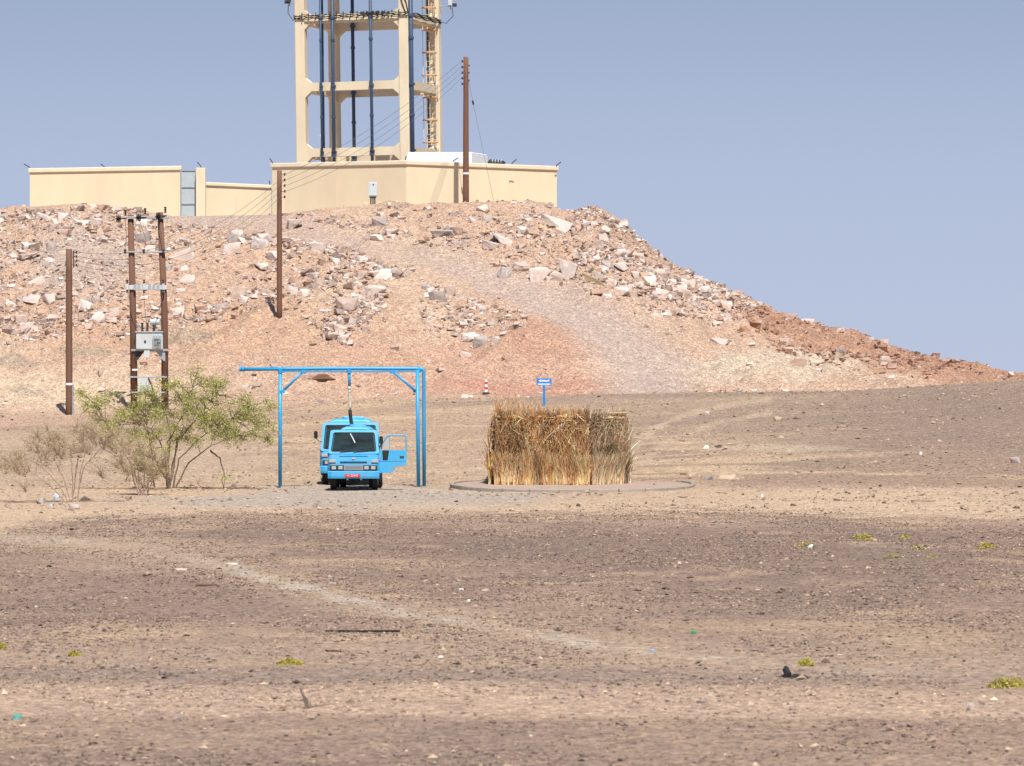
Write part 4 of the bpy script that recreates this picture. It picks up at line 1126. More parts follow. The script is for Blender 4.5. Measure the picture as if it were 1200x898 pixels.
    # side windows, door lines
    for sx in (-1, 1):
        if sx == 1 and doored: 
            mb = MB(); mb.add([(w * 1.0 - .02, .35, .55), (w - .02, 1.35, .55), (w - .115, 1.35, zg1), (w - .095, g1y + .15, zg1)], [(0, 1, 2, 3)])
            mb.v = [(x + .035, y, z) for x, y, z in mb.v]; mb.build('doorway_shade_sheet', M_black, t); continue  # black sheet over the closed cab side, painting in the open doorway's shade
        mb = MB(); mb.add([(sx * (w - .005), .38, zg0 + .02), (sx * (w - .005), 1.3, zg0 + .02), (sx * (w - .08), 1.3, zg1 - .03), (sx * (w - .08), g1y + .2, zg1 - .03)], [(0, 1, 2, 3)])
        mb.v = [(x + sx * .008, y, z) for x, y, z in mb.v]; mb.build('side_window', M_glass, t)
        mb = MB(); mb.tube([(sx * (w + .004), .30, zg0 - .05), (sx * (w + .004), .30, .6)], .012, 4); mb.build('door_seam', M_dark, t)
    # nose: vent slot, badge, swage
    mb = MB(); mb.box((0, .03, zb - .05), (w * 1.05, .03, .035)); mb.build('vent_slot', M_dark, t)
    mb = MB(); mb.tube([(-w * .55, .055, zb + .16), (w * .55, .055, zb + .16)], .01, 4); mb.build('nose_crease', M_tb, t)
    mb = MB(); mb.box((0, .04, zb + .06), (.12, .02, .05)); mb.build('badge', M_chrome, t, bevel=.008)
    # lamps
    zl = .73 * sc
    mb = MB(); mb.box((0, .02, zl), (w * 1.86, .05, .17)); lp = mb.build('lamp_panel', M_dark, t, bevel=.01)
    for sx in (-1, 1):
        for q_ in (.86, .60):
            mb = MB(); mb.box((sx * (w * q_ - .08), -.015, zl), (.145, .05, .11)); h_ = mb.build('headlight', M_lamp, t, bevel=.012)
            mb = MB(); mb.box((sx * (w * q_ - .08), -.008, zl), (.17, .03, .135)); mb.build('headlight_bezel', M_dark, h_)
        mb = MB(); mb.box((sx * (w - .15), .025, zb - .02), (.22, .05, .10)); mb.build('front_indicator', M_lamp, t, bevel=.015)
        mb = MB(); mb.box((sx * (w - .0), .22, zb + .05 * sc), (.03, .16, .12)); mb.build('side_indicator', M_amber, t, bevel=.01)
    mb = MB()
    for q_ in (-.055, -.02, .02, .055): mb.box((0, -.02, zl + q_), (w * .70, .03, .016))
    mb.box((0, -.005, zl), (w * .74, .03, .15)); mb.build('grille', M_chrome, t)
    mb = MB()
    for q_ in (-.037, 0.0, .039): mb.box((0, -.024, zl + q_), (w * .66, .03, .012))
    mb.build('grille_gaps', M_dark, t)
    # bumper and plate
    mb = MB(); r_ = []
    for (y_, z_) in ((.0, .37), (-.07, .39), (-.085, .46), (-.08, .60), (-.05, .625), (.02, .625)):
        r_.append([(-w - .0, y_ + .25, z_ * sc), (-w - .0, y_ + .08, z_ * sc), (-w + .12, y_, z_ * sc), (w - .12, y_, z_ * sc), (w, y_ + .08, z_ * sc), (w, y_ + .25, z_ * sc)])
    mb.loft(r_, cap=False); mb.add([p_ for p_ in r_[0][::-1]], [tuple(range(6))]); bp_ = mb.build('bumper', M_tb, t)
    mb = MB(); mb.box((-.03, -.10, .475 * sc), (.50, .015, .105)); pl_ = mb.build('number_plate', M_plate, t, bevel=.004)
    text_mesh(plate, .095, M_whitep, pl_, (-.03, -.112, .475 * sc))
    # underside
    mb = MB()
    for sx in (-.36, .36): mb.box((sx, 2.5, .55), (.08, 4.7, .16))
    mb.box((0, .45, .42), (1.1, .12, .12)); mb.box((0, 1.0, .5), (.6, .9, .25)); mb.box((0, 3.9, .42), (1.2, .14, .14)); mb.build('chassis', M_dark, t)
    for sx in (-.2, .25):
        mb = MB(); mb.box((sx, .0, .35), (.06, .05, .05)); mb.build('tow_hook', M_lgrey, t)
    R_ = .355 * sc
    for (x_, y_, wd) in ((-w + .16, .62, .19), (w - .16, .62, .19), (-w + .12, 3.9, .22), (w - .12, 3.9, .22), (-w + .36, 3.9, .2), (w - .36, 3.9, .2)):
        mb = MB(); mb.tube([(x_ - wd / 2, y_, R_), (x_ - wd / 2 + .03, y_, R_), (x_ + wd / 2 - .03, y_, R_), (x_ + wd / 2, y_, R_)], [R_ * .93, R_, R_, R_ * .93], 24)
        ty = mb.build('wheel', M_tyre, t); mb = MB(); s_ = 1 if x_ > 0 else -1
        mb.tube([(x_ + s_ * (wd / 2 - .04), y_, R_), (x_ + s_ * (wd / 2 + .004), y_, R_)], [R_ * .5, R_ * .58], 18); mb.build('rim', M_lgrey, ty)
    for sx in (-1, 1):
        mb = MB(); mb.box((sx * (w - .12), 1.12, .52), (.24, .06, .42)); mb.build('mudguard', M_dark, t)
        mb = MB(); mb.prism([(0, 0)] * 0 + [(sx * (w - .25) - .22, .3), (sx * (w - .25) + .22, .3), (sx * (w - .25) + .22, .7), (sx * (w - .25) - .22, .7)], 4.4, 4.43); mb.build('mudflap', M_black, t)
    # tank
    y0, y1 = tanky
    mb = MB(); hh_ = tankt - .78; prof = rrect(tankw, hh_, .28, 5, 0, .78 + hh_ / 2)
    def pr(y, s_): return [(x * s_, y, .78 + hh_ / 2 + (z - .78 - hh_ / 2) * s_) for x, z in prof]
    mb.loft([pr(y0, .93), pr(y0 + .05, 1), pr(y1 - .05, 1), pr(y1, .93)]); tk2 = mb.build('water_tank', M_tank, t)
    for yb in (y0 + .4, (y0 + y1) / 2, y1 - .4):
        mb = MB(); po = rrect(tankw + .03, hh_ + .03, .29, 5, 0, .78 + hh_ / 2); mb.loft([[(x, yb - .03, z) for x, z in po], [(x, yb + .03, z) for x, z in po]]); mb.build('tank_band', M_tb, tk2)
    mb = MB(); mb.box((0, (y0 + y1) / 2, .70), (w * 2 - .1, y1 - y0 + .15, .12)); mb.build('tank_cradle', M_tb, t)
    mb = MB(); mb.tube([(0, hatch, tankt - .01), (0, hatch, tankt + .09)], .30, 20); mb.build('hatch', M_tank, tk2)
    # mirrors
    for sx in ((-1,) if (doored or not doored) else ()):
        pass
    return t

tz0 = on(414, 148.0)
T1B = Vector(((414.3 - 600) / F * 147, 147.0, tz0.z))
t1 = truck(T1B, 'front light blue water tanker truck with its door swung open under the gantry', 1.0, 0, .845, (.97, 1.27, 1.885, 1.96), plate='4 : 22447', hatch=4.25, tankw=1.15, tankt=2.035)
def tpart(mb, name, m, par, **k): return mb.build(name, m, par, **k)
# the open door, hinged on the viewer's right and standing square to the cab
hx, hy = .845, .30
mb = MB()
lower = [(0, .56), (.38, .56), (.47, .64), (.55, .78), (.86, .79), (.89, .85), (.89, 1.31), (.0, 1.31), (-.02, 1.2)]
mb.prism([(hx + x, z) for x, z in lower], hy - .12, hy - .07)
fr_pts = [(0.0, 1.31), (.02, 1.42), (.26, 1.765), (.32, 1.79), (.84, 1.79), (.87, 1.76), (.885, 1.31)]
mb.tube([(hx + x, hy - .095, z) for x, z in fr_pts], .026, 6)
mb.tube([(hx + .33, hy - .095, 1.31), (hx + .33, hy - .095, 1.78)], .012, 5)
door = mb.build('door', M_tb, t1, bevel=.006)
mb = MB(); mb.prism([(hx + .05, 1.33), (hx + .31, 1.33), (hx + .31, 1.76), (hx + .27, 1.74), (hx + .05, 1.44)], hy - .10, hy - .094)
mb.build('quarter_window', mat('dusty_glass', (.42, .40, .36), rough=.2, spec=.6, var=.1, scale=6), door)
mb = MB(); mb.prism([(hx + .09, 1.30), (hx + .32, 1.30), (hx + .27, .98), (hx + .11, .98)], hy - .128, hy - .121); mb.build('lower_window', M_glass, door)
mb = MB(); mb.box((hx + .74, hy - .13, 1.09), (.13, .03, .045)); mb.build('door_handle', M_dark, door)
mb = MB(); mb.box((hx + .44, hy - .122, .955), (.86, .012, .02)); mb.build('door_moulding', M_tb, door)
def mirror(par, x, y, z, ax, w_=.13, h_=.27, name='mirror'):
    mb = MB(); po = rrect(w_, h_, .055, 4, x, z); mb.loft([[(px_, y - .05, pz_) for px_, pz_ in po], [(px_, y + .03, pz_) for px_, pz_ in po]]); m_ = mb.build(name, M_black, par, bevel=.01)
    mb = MB(); mb.tube([(x, y + .02, z - h_ / 2 + .02), (x + (ax - x) * .4, y + .03, z - h_ / 2 - .07), (ax, y + .1, z - h_ / 2 - .1)], .014, 5); mb.build('mirror_arm', M_dark, m_)
mirror(t1, .90, .12, 1.64, .80, .13, .26)
tz1 = on(411, 155.0)
T2B = Vector(((410.6 - 600) / F * 154.2, 154.2, tz1.z))
t2 = truck(T2B, 'second wider blue tanker truck parked directly behind the front one', 1.05, 1.6, 1.03, (1.03, 1.24, 2.05, 2.15), tanky=(1.8, 5.6), tankw=1.6, tankt=2.22, hatch=2.5, plate='6 : 31 8 7', doored=False)
mirror(t2, -1.19, .1, 1.72, -.99, .13, .27)
mb = MB(); mb.box((.1, 2.6, 2.28), (.74, .5, .10)); mb.build('tank_collar', M_tank, t2, bevel=.03)

# ================================================================ paved round platform with its kerb
PC = Vector(((671 - 600) / F * 150.2, 150.2, 0)); PR = 4.12
zf_ = float(gz(PC.x, PC.y - PR)) + .06; zk_ = float(gz(PC.x, PC.y + PR)) - .05
def pz(x, y): return zf_ + (zk_ - zf_) * (y - PC.y + PR) / (2 * PR)
M_pave = mat('dusty_pavers', (.36, .255, .205), rough=.9, var=.14, scale=5, bump=.2, dirt=(.42, .33, .25), dirt_amt=.9)
M_kerb = mat('grey_kerb_concrete', (.30, .265, .225), rough=.9, var=.16, scale=6, bump=.3, dirt=(.42, .33, .24), dirt_amt=.6)
plat = empty('paved_platform', (PC.x, PC.y, pz(PC.x, PC.y)), 'round raised paved platform with a grey kerb under the palm frond hut', 'platform')
zc0 = plat.location.z
mb = MB(); N_ = 64; top = [((PR - .14) * math.cos(2 * math.pi * i / N_), (PR - .14) * math.sin(2 * math.pi * i / N_)) for i in range(N_)]
mb.loft([[(x, y, pz(x + PC.x, y + PC.y) - zc0 - .6) for x, y in top], [(x, y, pz(x + PC.x, y + PC.y) - zc0) for x, y in top]])
mb.build('paving', M_pave, plat)
NK = 26
for i in range(NK):
    a0 = 2 * math.pi * i / NK + .004; a1 = 2 * math.pi * (i + 1) / NK - .004
    mb = MB(); rings = []
    dz_ = random.uniform(-.015, .015)
    for j in range(4):
        a = a0 + (a1 - a0) * j / 3; r0, r1 = PR - .14, PR
        def q_(r, dz): x, y = r * math.cos(a), r * math.sin(a); return (x, y, pz(x + PC.x, y + PC.y) - zc0 + dz)
        rings.append([q_(r0, -.3), q_(r1, -.3), q_(r1, .015 + dz_), q_(r1 - .02, .035 + dz_), q_(r0, .035 + dz_)])
    mb.loft(rings); mb.build('kerb_stone', M_kerb, plat)

# ================================================================ palm frond enclosure
M_frond = mat('dry_palm_frond', (.4, .3, .15), rough=.8, var=.12, scale=15, attr='soil', spec=.2)
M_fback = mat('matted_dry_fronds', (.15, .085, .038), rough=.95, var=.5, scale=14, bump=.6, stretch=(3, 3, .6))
HB0 = Vector(((632 - 600) / F * 150.5, 150.5, 0)); HB0.z = pz(HB0.x, HB0.y)
hut = empty('palm_frond_enclosure', HB0, 'golden brown windbreak hut of dry palm fronds standing on the round platform', 'hut')
def hp(u, d): x = (u - 600) / F * d; return Vector((x, d, 0))
HA, HBp, HCp, HD_, HE_ = hp(581, 150.2), hp(690, 150.0), hp(731, 151.0), hp(726, 153.4), hp(589, 153.0)
def ribbons(base, dirs, lens, wid, bend, cols, nseg=3):
    n = len(base); side = np.cross(dirs, R.normal(0, 1, (n, 3))); side /= np.linalg.norm(side, axis=1, keepdims=True) + 1e-9
    V = []
    for j in range(nseg + 1):
        t = j / nseg
        c = base + dirs * (lens * t)[:, None] + bend * (t * t * lens)[:, None]
        wv = side * (wid * (1 - .75 * t))[:, None]
        V.append(np.stack([c - wv, c + wv], 1))
    V = np.stack(V, 1).reshape(n, -1, 3); k = V.shape[1]
    fb = np.array([[2 * j, 2 * j + 1, 2 * j + 3, 2 * j + 2] for j in range(nseg)])
    FF = (fb[None] + (np.arange(n) * k)[:, None, None]).reshape(-1, 4)
    return V.reshape(-1, 3), FF, np.repeat(cols[:, None], k, 1).reshape(-1, 3)
def merge(parts):
    V, Fc, C_ = [], [], []; o = 0
    for v, f, c in parts: V.append(v); Fc.append(f + o); C_.append(c); o += len(v)
    return np.concatenate(V), np.concatenate(Fc), np.concatenate(C_)
GOLD = [(.76, .46, .22), (.66, .35, .13), (.50, .22, .07), (.85, .63, .39), (.32, .14, .055), (.15, .075, .04), (.60, .46, .33)]
GREY = [(.70, .55, .37), (.60, .46, .30), (.40, .30, .21), (.78, .66, .50), (.22, .15, .10), (.64, .46, .27), (.15, .11, .08)]
def fpanel(A, B, h, n, pal, wts, ragged=.0, dens=1.0, greytop=False):
    A = A - HB0; B = B - HB0; A.z = B.z = 0
    e = (B - A); ln = e.length; e.normalize(); nv = Vector((e.y, -e.x, 0))
    if nv.y > 0 and abs(nv.y) > .2 and (A.y + B.y) / 2 < 1.6: nv = -nv
    if (A.y + B.y) / 2 > 1.6: nv = -nv if nv.y < 0 else nv
    mb = MB(); c = (A + B) / 2; rot = Matrix((e, nv, Vector((0, 0, 1)))).transposed()
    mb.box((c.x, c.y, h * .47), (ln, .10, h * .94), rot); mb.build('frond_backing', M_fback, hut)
    ev = np.array(e); nn = np.array(nv); up = np.array([0, 0, 1.0]); A_ = np.array(A)
    def pos(t, z, out): return A_ + ev * (t * ln)[:, None] + up * z[:, None] + nn * out[:, None]
    P_ = []
    def grp(m, z0, z1, l0, l1, lean, outl, w0, w1, palw, upd=1.0, out0=.06, droop=0.0, jit=.22):
        t = R.uniform(-.01, 1.01, m); z = R.uniform(z0, z1, m) * h
        ll = R.normal(0, lean, m); ll = np.where(t < .07, np.abs(ll) * .6, np.where(t > .93, -np.abs(ll) * .6, ll))
        d = up * upd + ev * ll[:, None] + nn * np.abs(R.normal(0, outl * (.25 if abs(nv.x) > .7 else 1), m))[:, None]
        d = d / np.linalg.norm(d, axis=1, keepdims=True)
        clump = .92 + .9 * vnoise(t * ln * 2.3, z * 2.0, 5) + 1.1 * vnoise(t * ln * 5.5, z * 4.5, 8)
        cc = palette(m, pal, palw, jit) * clump[:, None]
        b = ev * R.normal(0, .15, m)[:, None] + nn * R.uniform(0, .3, m)[:, None] - up * droop
        return ribbons(pos(t, z, out0 + R.uniform(0, .10, m)), d, R.uniform(l0, l1, m), R.uniform(w0, w1, m), b, np.clip(cc, .02, .8))
    N = int(n * dens)
    P_.append(grp(int(N * .16), -.02, .08, .45, 1.0, .05, .02, .008, .018, [w_ * q for w_, q in zip(wts, (1.5, 1, .5, 1.6, .4, .3, .8))], out0=.15))
    P_.append(grp(int(N * .26), .10, .92, .14, .40, 1.0, .25, .007, .018, wts, droop=.6))
    P_.append(grp(int(N * .24), .18, .95, .14, .36, 1.2, .2, .007, .018, wts, upd=.25, droop=.3))
    P_.append(grp(int(N * .24), .38, .98, .16, .42, .7, .2, .007, .018, wts, upd=-1.0))
    P_.append(grp(int(N * .05), .10, .6, .4, .9, .35, .05, .008, .016, wts, out0=.16))
    P_.append(grp(int(N * .06), .80, .90, .1, .34, .3, .12, .008, .016, wts, out0=.02, droop=.1))
    P_.append(grp(int(N * .05), .84, .97, .12, .42, .22, .1, .007, .014, wts, out0=.0))
    V, Fc, Cc = merge(P_)
    o = npmesh('frond_thatch', V, Fc, M_frond, Cc); o.parent = hut; o['kind'] = 'stuff'
    return e, nv, ln
h_h = 2.40
fpanel(HA, HBp, h_h, 24000, GOLD, [26, 20, 16, 16, 10, 7, 8])
fpanel(HBp, HCp, h_h - .07, 11500, [tuple(.4 * a + .6 * b for a, b in zip(g1, g2)) for g1, g2 in zip(GOLD, GREY)], [24, 20, 14, 16, 12, 12, 8])
fpanel(HCp, HD_, h_h - .1, 3000, GREY, [22, 20, 14, 16, 12, 12, 6]); fpanel(HE_, HA, h_h, 4000, GOLD, [24, 20, 16, 16, 10, 7, 8]); fpanel(HD_, HE_, h_h, 6000, GOLD, [26, 20, 16, 16, 10, 7, 8])
# whole fronds poking up above the rim, each with its rib and leaflets
A_ = HA - HB0; B_ = HBp - HB0; A_.z = B_.z = 0
tips = [(581, 462), (585, 470), (591, 466), (601, 468), (607, 472), (613, 470), (622, 474), (630, 473), (648, 477), (660, 478), (670, 479), (687, 479), (583, 472), (587, 476), (583, 474), (588, 468), (595, 463), (598, 472), (604, 464), (609, 474), (618, 476), (626, 477), (634, 474), (642, 479), (655, 479), (664, 481), (676, 482), (683, 478)]
for u, p in tips:
    d = 150.1; z0 = h_h - .75; zt2 = zat(p, d) - HB0.z
    x0 = (u - 600) / F * d - HB0.x
    n = 70; tt = R.uniform(.15, 1, n)
    base = np.stack([x0 + .02 * tt, np.full(n, d - HB0.y + .02), z0 + (zt2 - z0) * tt], -1)
    sd = R.choice([-1, 1], n); dr = np.stack([sd * R.uniform(.12, .5, n), R.normal(0, .2, n), R.uniform(.7, 1, n)], -1); dr /= np.linalg.norm(dr, axis=1, keepdims=True)
    cc = palette(n, GOLD, [30, 22, 14, 22, 6, 2, 6], .15)
    V, Fc, Cc = merge([ribbons(base, dr, R.uniform(.12, .30, n) * (1.2 - tt * .6), R.uniform(.005, .011, n), np.zeros((n, 3)), cc),
                       ribbons(np.array([[x0, d - HB0.y, z0]]), np.array([[.01, 0, 1.0]]), np.array([zt2 - z0]), np.array([.014]), np.zeros((1, 3)), np.array([[.32, .17, .06]]))])
    o = npmesh('palm_frond', V, Fc, M_frond, Cc); o.parent = hut
M_post = mat('bleached_wood', (.50, .38, .22), rough=.85, var=.2, scale=9, stretch=(4, 4, .5))
for q_, hh_ in ((HCp, h_h + .02), (HA, h_h), (HD_, h_h), (HE_, h_h)):
    p_ = q_ - HB0; mb = MB(); mb.tube([(p_.x, p_.y - .14, -.1), (p_.x + .01, p_.y - .14, hh_)], .035, 8); mb.build('corner_post', M_post, hut)
mb = MB(); p_, r_ = HBp - HB0, HCp - HB0
mb.tube([(p_.x - .1, p_.y - .1, h_h - .06), ((p_.x + r_.x) / 2, (p_.y + r_.y) / 2 - .12, h_h - .03), (r_.x + .14, r_.y - .16, h_h + .0)], .022, 7); mb.build('top_rail', M_post, hut)
mb = MB(); po = [(p_.x - .1, h_h - .16), (r_.x - .30, h_h - .16), (r_.x - .32, h_h + .03), (r_.x - .7, h_h + .05), (p_.x + .35, h_h + .02), (p_.x - .05, h_h - .06)]
mb.prism(po, p_.y + .75, p_.y + 2.3); mb.build('pale_thatch_cover', mat('bleached_thatch', (.56, .49, .38), rough=.95, var=.3, scale=14, bump=.6), hut)

# ================================================================ sign and delineator post
q = place(637.5, 477); d = q.y; pm = F / d
sg = empty('sign_board', q, 'small blue sign with white writing on a blue post behind the hut', 'sign')
mb = MB(); mb.box((0, 0, (477 - 452) / pm / 2 - .1), (.105, .07, (477 - 452) / pm + .2)); mb.build('post', M_sign, sg, bevel=.01)
zc_ = (477 - 448.7) / pm
mb = MB(); mb.box((0, -.01, zc_), (.64, .04, .31)); pn = mb.build('sign_plate', M_sign, sg, bevel=.008)
mb = MB(); mb.box((0, -.033, zc_ - .098), (.54, .006, .075)); mb.build('white_strip', mat('pale_blue_print', (.42, .58, .78), rough=.5, var=.1, scale=20), pn)
mb = MB(); xx = -.23
for k, (w_, h_) in enumerate(((.06, .03), (.03, .09), (.08, .035), (.03, .08), (.05, .04), (.09, .03), (.03, .09))):
    mb.box((xx + w_ / 2, -.034, zc_ + .045 + h_ / 3), (w_, .006, max(h_, .03))); xx += w_ + .014
mb.tube([(-.2, -.034, zc_ + .02), (-.1, -.034, zc_ + .01), (0, -.034, zc_ + .025), (.1, -.034, zc_ + .01), (.22, -.034, zc_ + .03)], .012, 4)
mb.build('writing', M_whitep, pn)
q = place(569.5, 464.5); pm = F / q.y
dl = empty('traffic_post', q, 'red and white banded marker post on a dark base beyond the hut', 'marker post')
mb = MB(); mb.tube([(0, 0, -.05), (0, 0, .05), (0, 0, .09)], [.17, .16, .10], 14); mb.build('base', M_dark, dl)
for k in range(5):
    z0 = .09 + k * .115; mb = MB(); mb.tube([(0, 0, z0), (0, 0, z0 + .115)], [.078 - k * .003, .075 - k * .003], 14); mb.build('band', M_whitep if k % 2 == 0 else M_red, dl)

# ================================================================ bushes
M_bark = mat('grey_brown_bark', (.17, .12, .09), rough=.9, var=.3, scale=12)
M_twig = mat('pale_twigs', (.40, .285, .215), rough=.9, var=.25, scale=12)
M_leaf = mat('small_leaves', (.2, .24, .07), rough=.75, var=.1, scale=9, attr='soil', spec=.2)
def leaves(n, centres, spread, sz, pal, wts, parent, name='foliage'):
    ci = R.integers(0, len(centres), n); c = np.array(centres)[ci]
    p = c + R.normal(0, 1, (n, 3)) * np.array(spread)
    a = R.normal(0, 1, (n, 3)); a /= np.linalg.norm(a, axis=1, keepdims=True); b = np.cross(a, R.normal(0, 1, (n, 3))); b /= np.linalg.norm(b, axis=1, keepdims=True)
    s = R.uniform(*sz, n)[:, None]
    V = np.stack([p - a * s, p + b * s * .5, p + a * s, p - b * s * .5], 1).reshape(-1, 3)
    FF = np.arange(4 * n).reshape(-1, 4); cc = np.repeat(palette(n, pal, wts, .15)[:, None], 4, 1).reshape(-1, 3)
    o = npmesh(name, V, FF, M_leaf, np.clip(cc, .01, .8)); o.parent = parent; o['kind'] = 'stuff'; return o
def bush(u, d, k, bx, by, label, cat, clusters, stems, trunk_r, mt, nleaf, pal, wts, sz, spread, ntwig, depth=1.0, sub=7, tl=.45, twr=.006, up=.25):
    """clusters/stems in enlarged-crop units, k metres per unit, (bx,by) the foot"""
    base = on(u, d); t = empty('bush', base, label, cat)
    rr = random.Random(u)
    def w_(X, Y, y=None): return Vector(((X - bx) * k, (y if y is not None else rr.uniform(-1, 1) * depth), (by - Y) * k))
    mb = MB(); ends = []
    for st in stems:
        y1 = rr.uniform(-.6, .6) * depth; pts = []
        for j, (X, Y) in enumerate(st): f = j / (len(st) - 1); pts.append(Vector(((X - bx) * k, y1 * f, (by - Y) * k - (0.15 if j == 0 else 0))))
        fine = []
        for a, b in zip(pts[:-1], pts[1:]):
            for j in range(4): fine.append(a.lerp(b, j / 4) + Vector((rr.gauss(0, .018), rr.gauss(0, .018), rr.gauss(0, .01))))
        fine.append(pts[-1]); m = len(fine)
        mb.tube(fine, [trunk_r * (1 - .75 * i / (m - 1)) for i in range(m)], 7, False); ends += fine[m // 3:]
    mb.build('trunk', mt, t, smooth=True)
    mb = MB(); cen = []
    for (X, Y, s_) in clusters:
        for q in range(max(1, int(sub * s_))):
            c = w_(X + rr.gauss(0, 28 * s_), Y + rr.gauss(0, 20 * s_))
            src = min(ends, key=lambda e: (e - c).length + rr.uniform(0, .35)); mid = src.lerp(c, .5) + Vector((rr.gauss(0, .06), rr.gauss(0, .06), .10 + rr.gauss(0, .05)))
            mb.tube([src, mid, c], [trunk_r * .38, trunk_r * .26, twr], 4, False); cen.append(c)
            for z in range(ntwig):
                dvv = Vector((rr.gauss(0, 1), rr.gauss(0, 1), rr.gauss(up, .8))).normalized() * rr.uniform(.35, 1) * tl
                e_ = c + dvv; mb.tube([c, c + dvv * .5 + Vector((0, 0, .03)), e_], [twr, twr * .8, twr * .5], 3, False); cen.append(e_); cen.append(c + dvv * .6)
    o = mb.build('twigs', mt, t); o['kind'] = 'stuff'
    if nleaf: leaves(nleaf, [tuple(c) for c in cen], spread, sz, pal, wts, t)
    return t
GRN = [(.33, .36, .07), (.42, .43, .12), (.23, .27, .055), (.47, .43, .17), (.38, .31, .12)]
bush(200, 149.0, .0081, 705, 545, 'spreading green thorn bush with several dark stems left of the gantry', 'bush',
     [(430, 180, .8), (345, 158, .5), (400, 215, .8), (550, 265, .8), (630, 150, .8), (740, 150, 1), (700, 125, .8), (815, 75, .5), (860, 115, .7), (780, 225, 1.1), (900, 140, .9), (950, 245, 1.1), (1000, 195, 1), (880, 250, 1.2), (1050, 240, 1), (1085, 290, .7), (1100, 350, .35), (1115, 210, .5), (620, 205, 1), (690, 260, 1.1), (470, 290, .7), (420, 265, .6), (560, 315, .6), (850, 290, .8), (1010, 345, .3), (930, 285, .8), (650, 250, .8), (830, 190, .9), (760, 320, .7), (680, 340, .7), (620, 330, .6), (820, 340, .5), (590, 390, .4), (930, 330, .5), (700, 400, .25), (900, 320, .6), (580, 230, .7), (960, 320, .5), (500, 240, .6), (1060, 330, .4), (930, 500, .15)],
     [[(690, 540), (695, 440), (700, 350), (760, 240), (800, 130)], [(700, 540), (720, 430), (740, 330), (790, 280)], [(690, 540), (680, 400), (620, 300), (560, 280)], [(715, 545), (780, 440), (870, 370), (960, 330)], [(715, 545), (740, 420), (850, 320), (960, 260)],
      [(695, 540), (705, 330), (690, 250), (640, 180)], [(695, 500), (640, 420), (540, 390), (470, 330), (420, 220)], [(870, 370), (905, 420), (930, 490), (925, 545)], [(700, 540), (730, 350), (800, 270), (890, 160)], [(640, 520), (628, 400), (605, 250)]],
     .032, M_bark, 31000, GRN, [30, 24, 14, 12, 14], (.018, .034), (.085, .085, .06), 7, 1.15, 9, .38)
bush(85, 135.2, .0073, 300, 590, 'nearly leafless bush of pale pinkish twigs at the far left', 'bush',
     [(150, 350, .8), (230, 330, .9), (330, 330, 1), (420, 345, .9), (60, 430, .8), (100, 465, .7), (250, 400, 1), (380, 300, .8), (470, 330, .8), (500, 395, .7), (180, 400, .8), (20, 455, .6), (330, 390, .7), (-30, 440, .6), (120, 545, .25), (420, 480, .3), (480, 440, .4)],
     [[(295, 590), (270, 500), (230, 420), (200, 340)], [(300, 590), (300, 480), (290, 380), (260, 300)], [(305, 590), (310, 470), (335, 370), (345, 300)], [(285, 590), (230, 540), (150, 480), (60, 430)], [(315, 580), (340, 460), (400, 380), (450, 330)], [(320, 575), (330, 480), (360, 330)], [(290, 590), (250, 520), (170, 440), (100, 400)], [(300, 590), (320, 430), (310, 340)]],
     .018, M_twig, 13000, [(.44, .38, .16), (.50, .37, .23), (.34, .36, .10), (.52, .40, .27)], [20, 16, 20, 10], (.010, .020), (.08, .08, .06), 16, .8, 11, .55, .0048, up=1.1)
bush(168, 143.0, .0077, 600, 578, 'small dense tan-olive shrub at the foot of the green thorn bush', 'bush',
     [(560, 480, .8), (620, 450, .8), (655, 490, .9), (600, 500, 1), (540, 365, .4), (590, 400, .7), (520, 470, .5), (680, 470, .6), (640, 420, .6), (575, 440, .8), (500, 400, .3), (700, 440, .4), (470, 370, .25)],
     [[(600, 580), (580, 500), (560, 420)], [(605, 580), (640, 520), (670, 460)], [(600, 580), (605, 480), (600, 390)], [(590, 580), (560, 520), (540, 440), (505, 390), (460, 360)], [(610, 580), (625, 500), (640, 430)], [(600, 575), (550, 450), (530, 330)]],
     .026, M_twig, 9500, [(.36, .34, .13), (.44, .38, .17), (.33, .25, .13), (.50, .40, .22)], [20, 16, 12, 10], (.012, .024), (.06, .06, .06), 15, .55, 9, .42, .005, up=1.0)
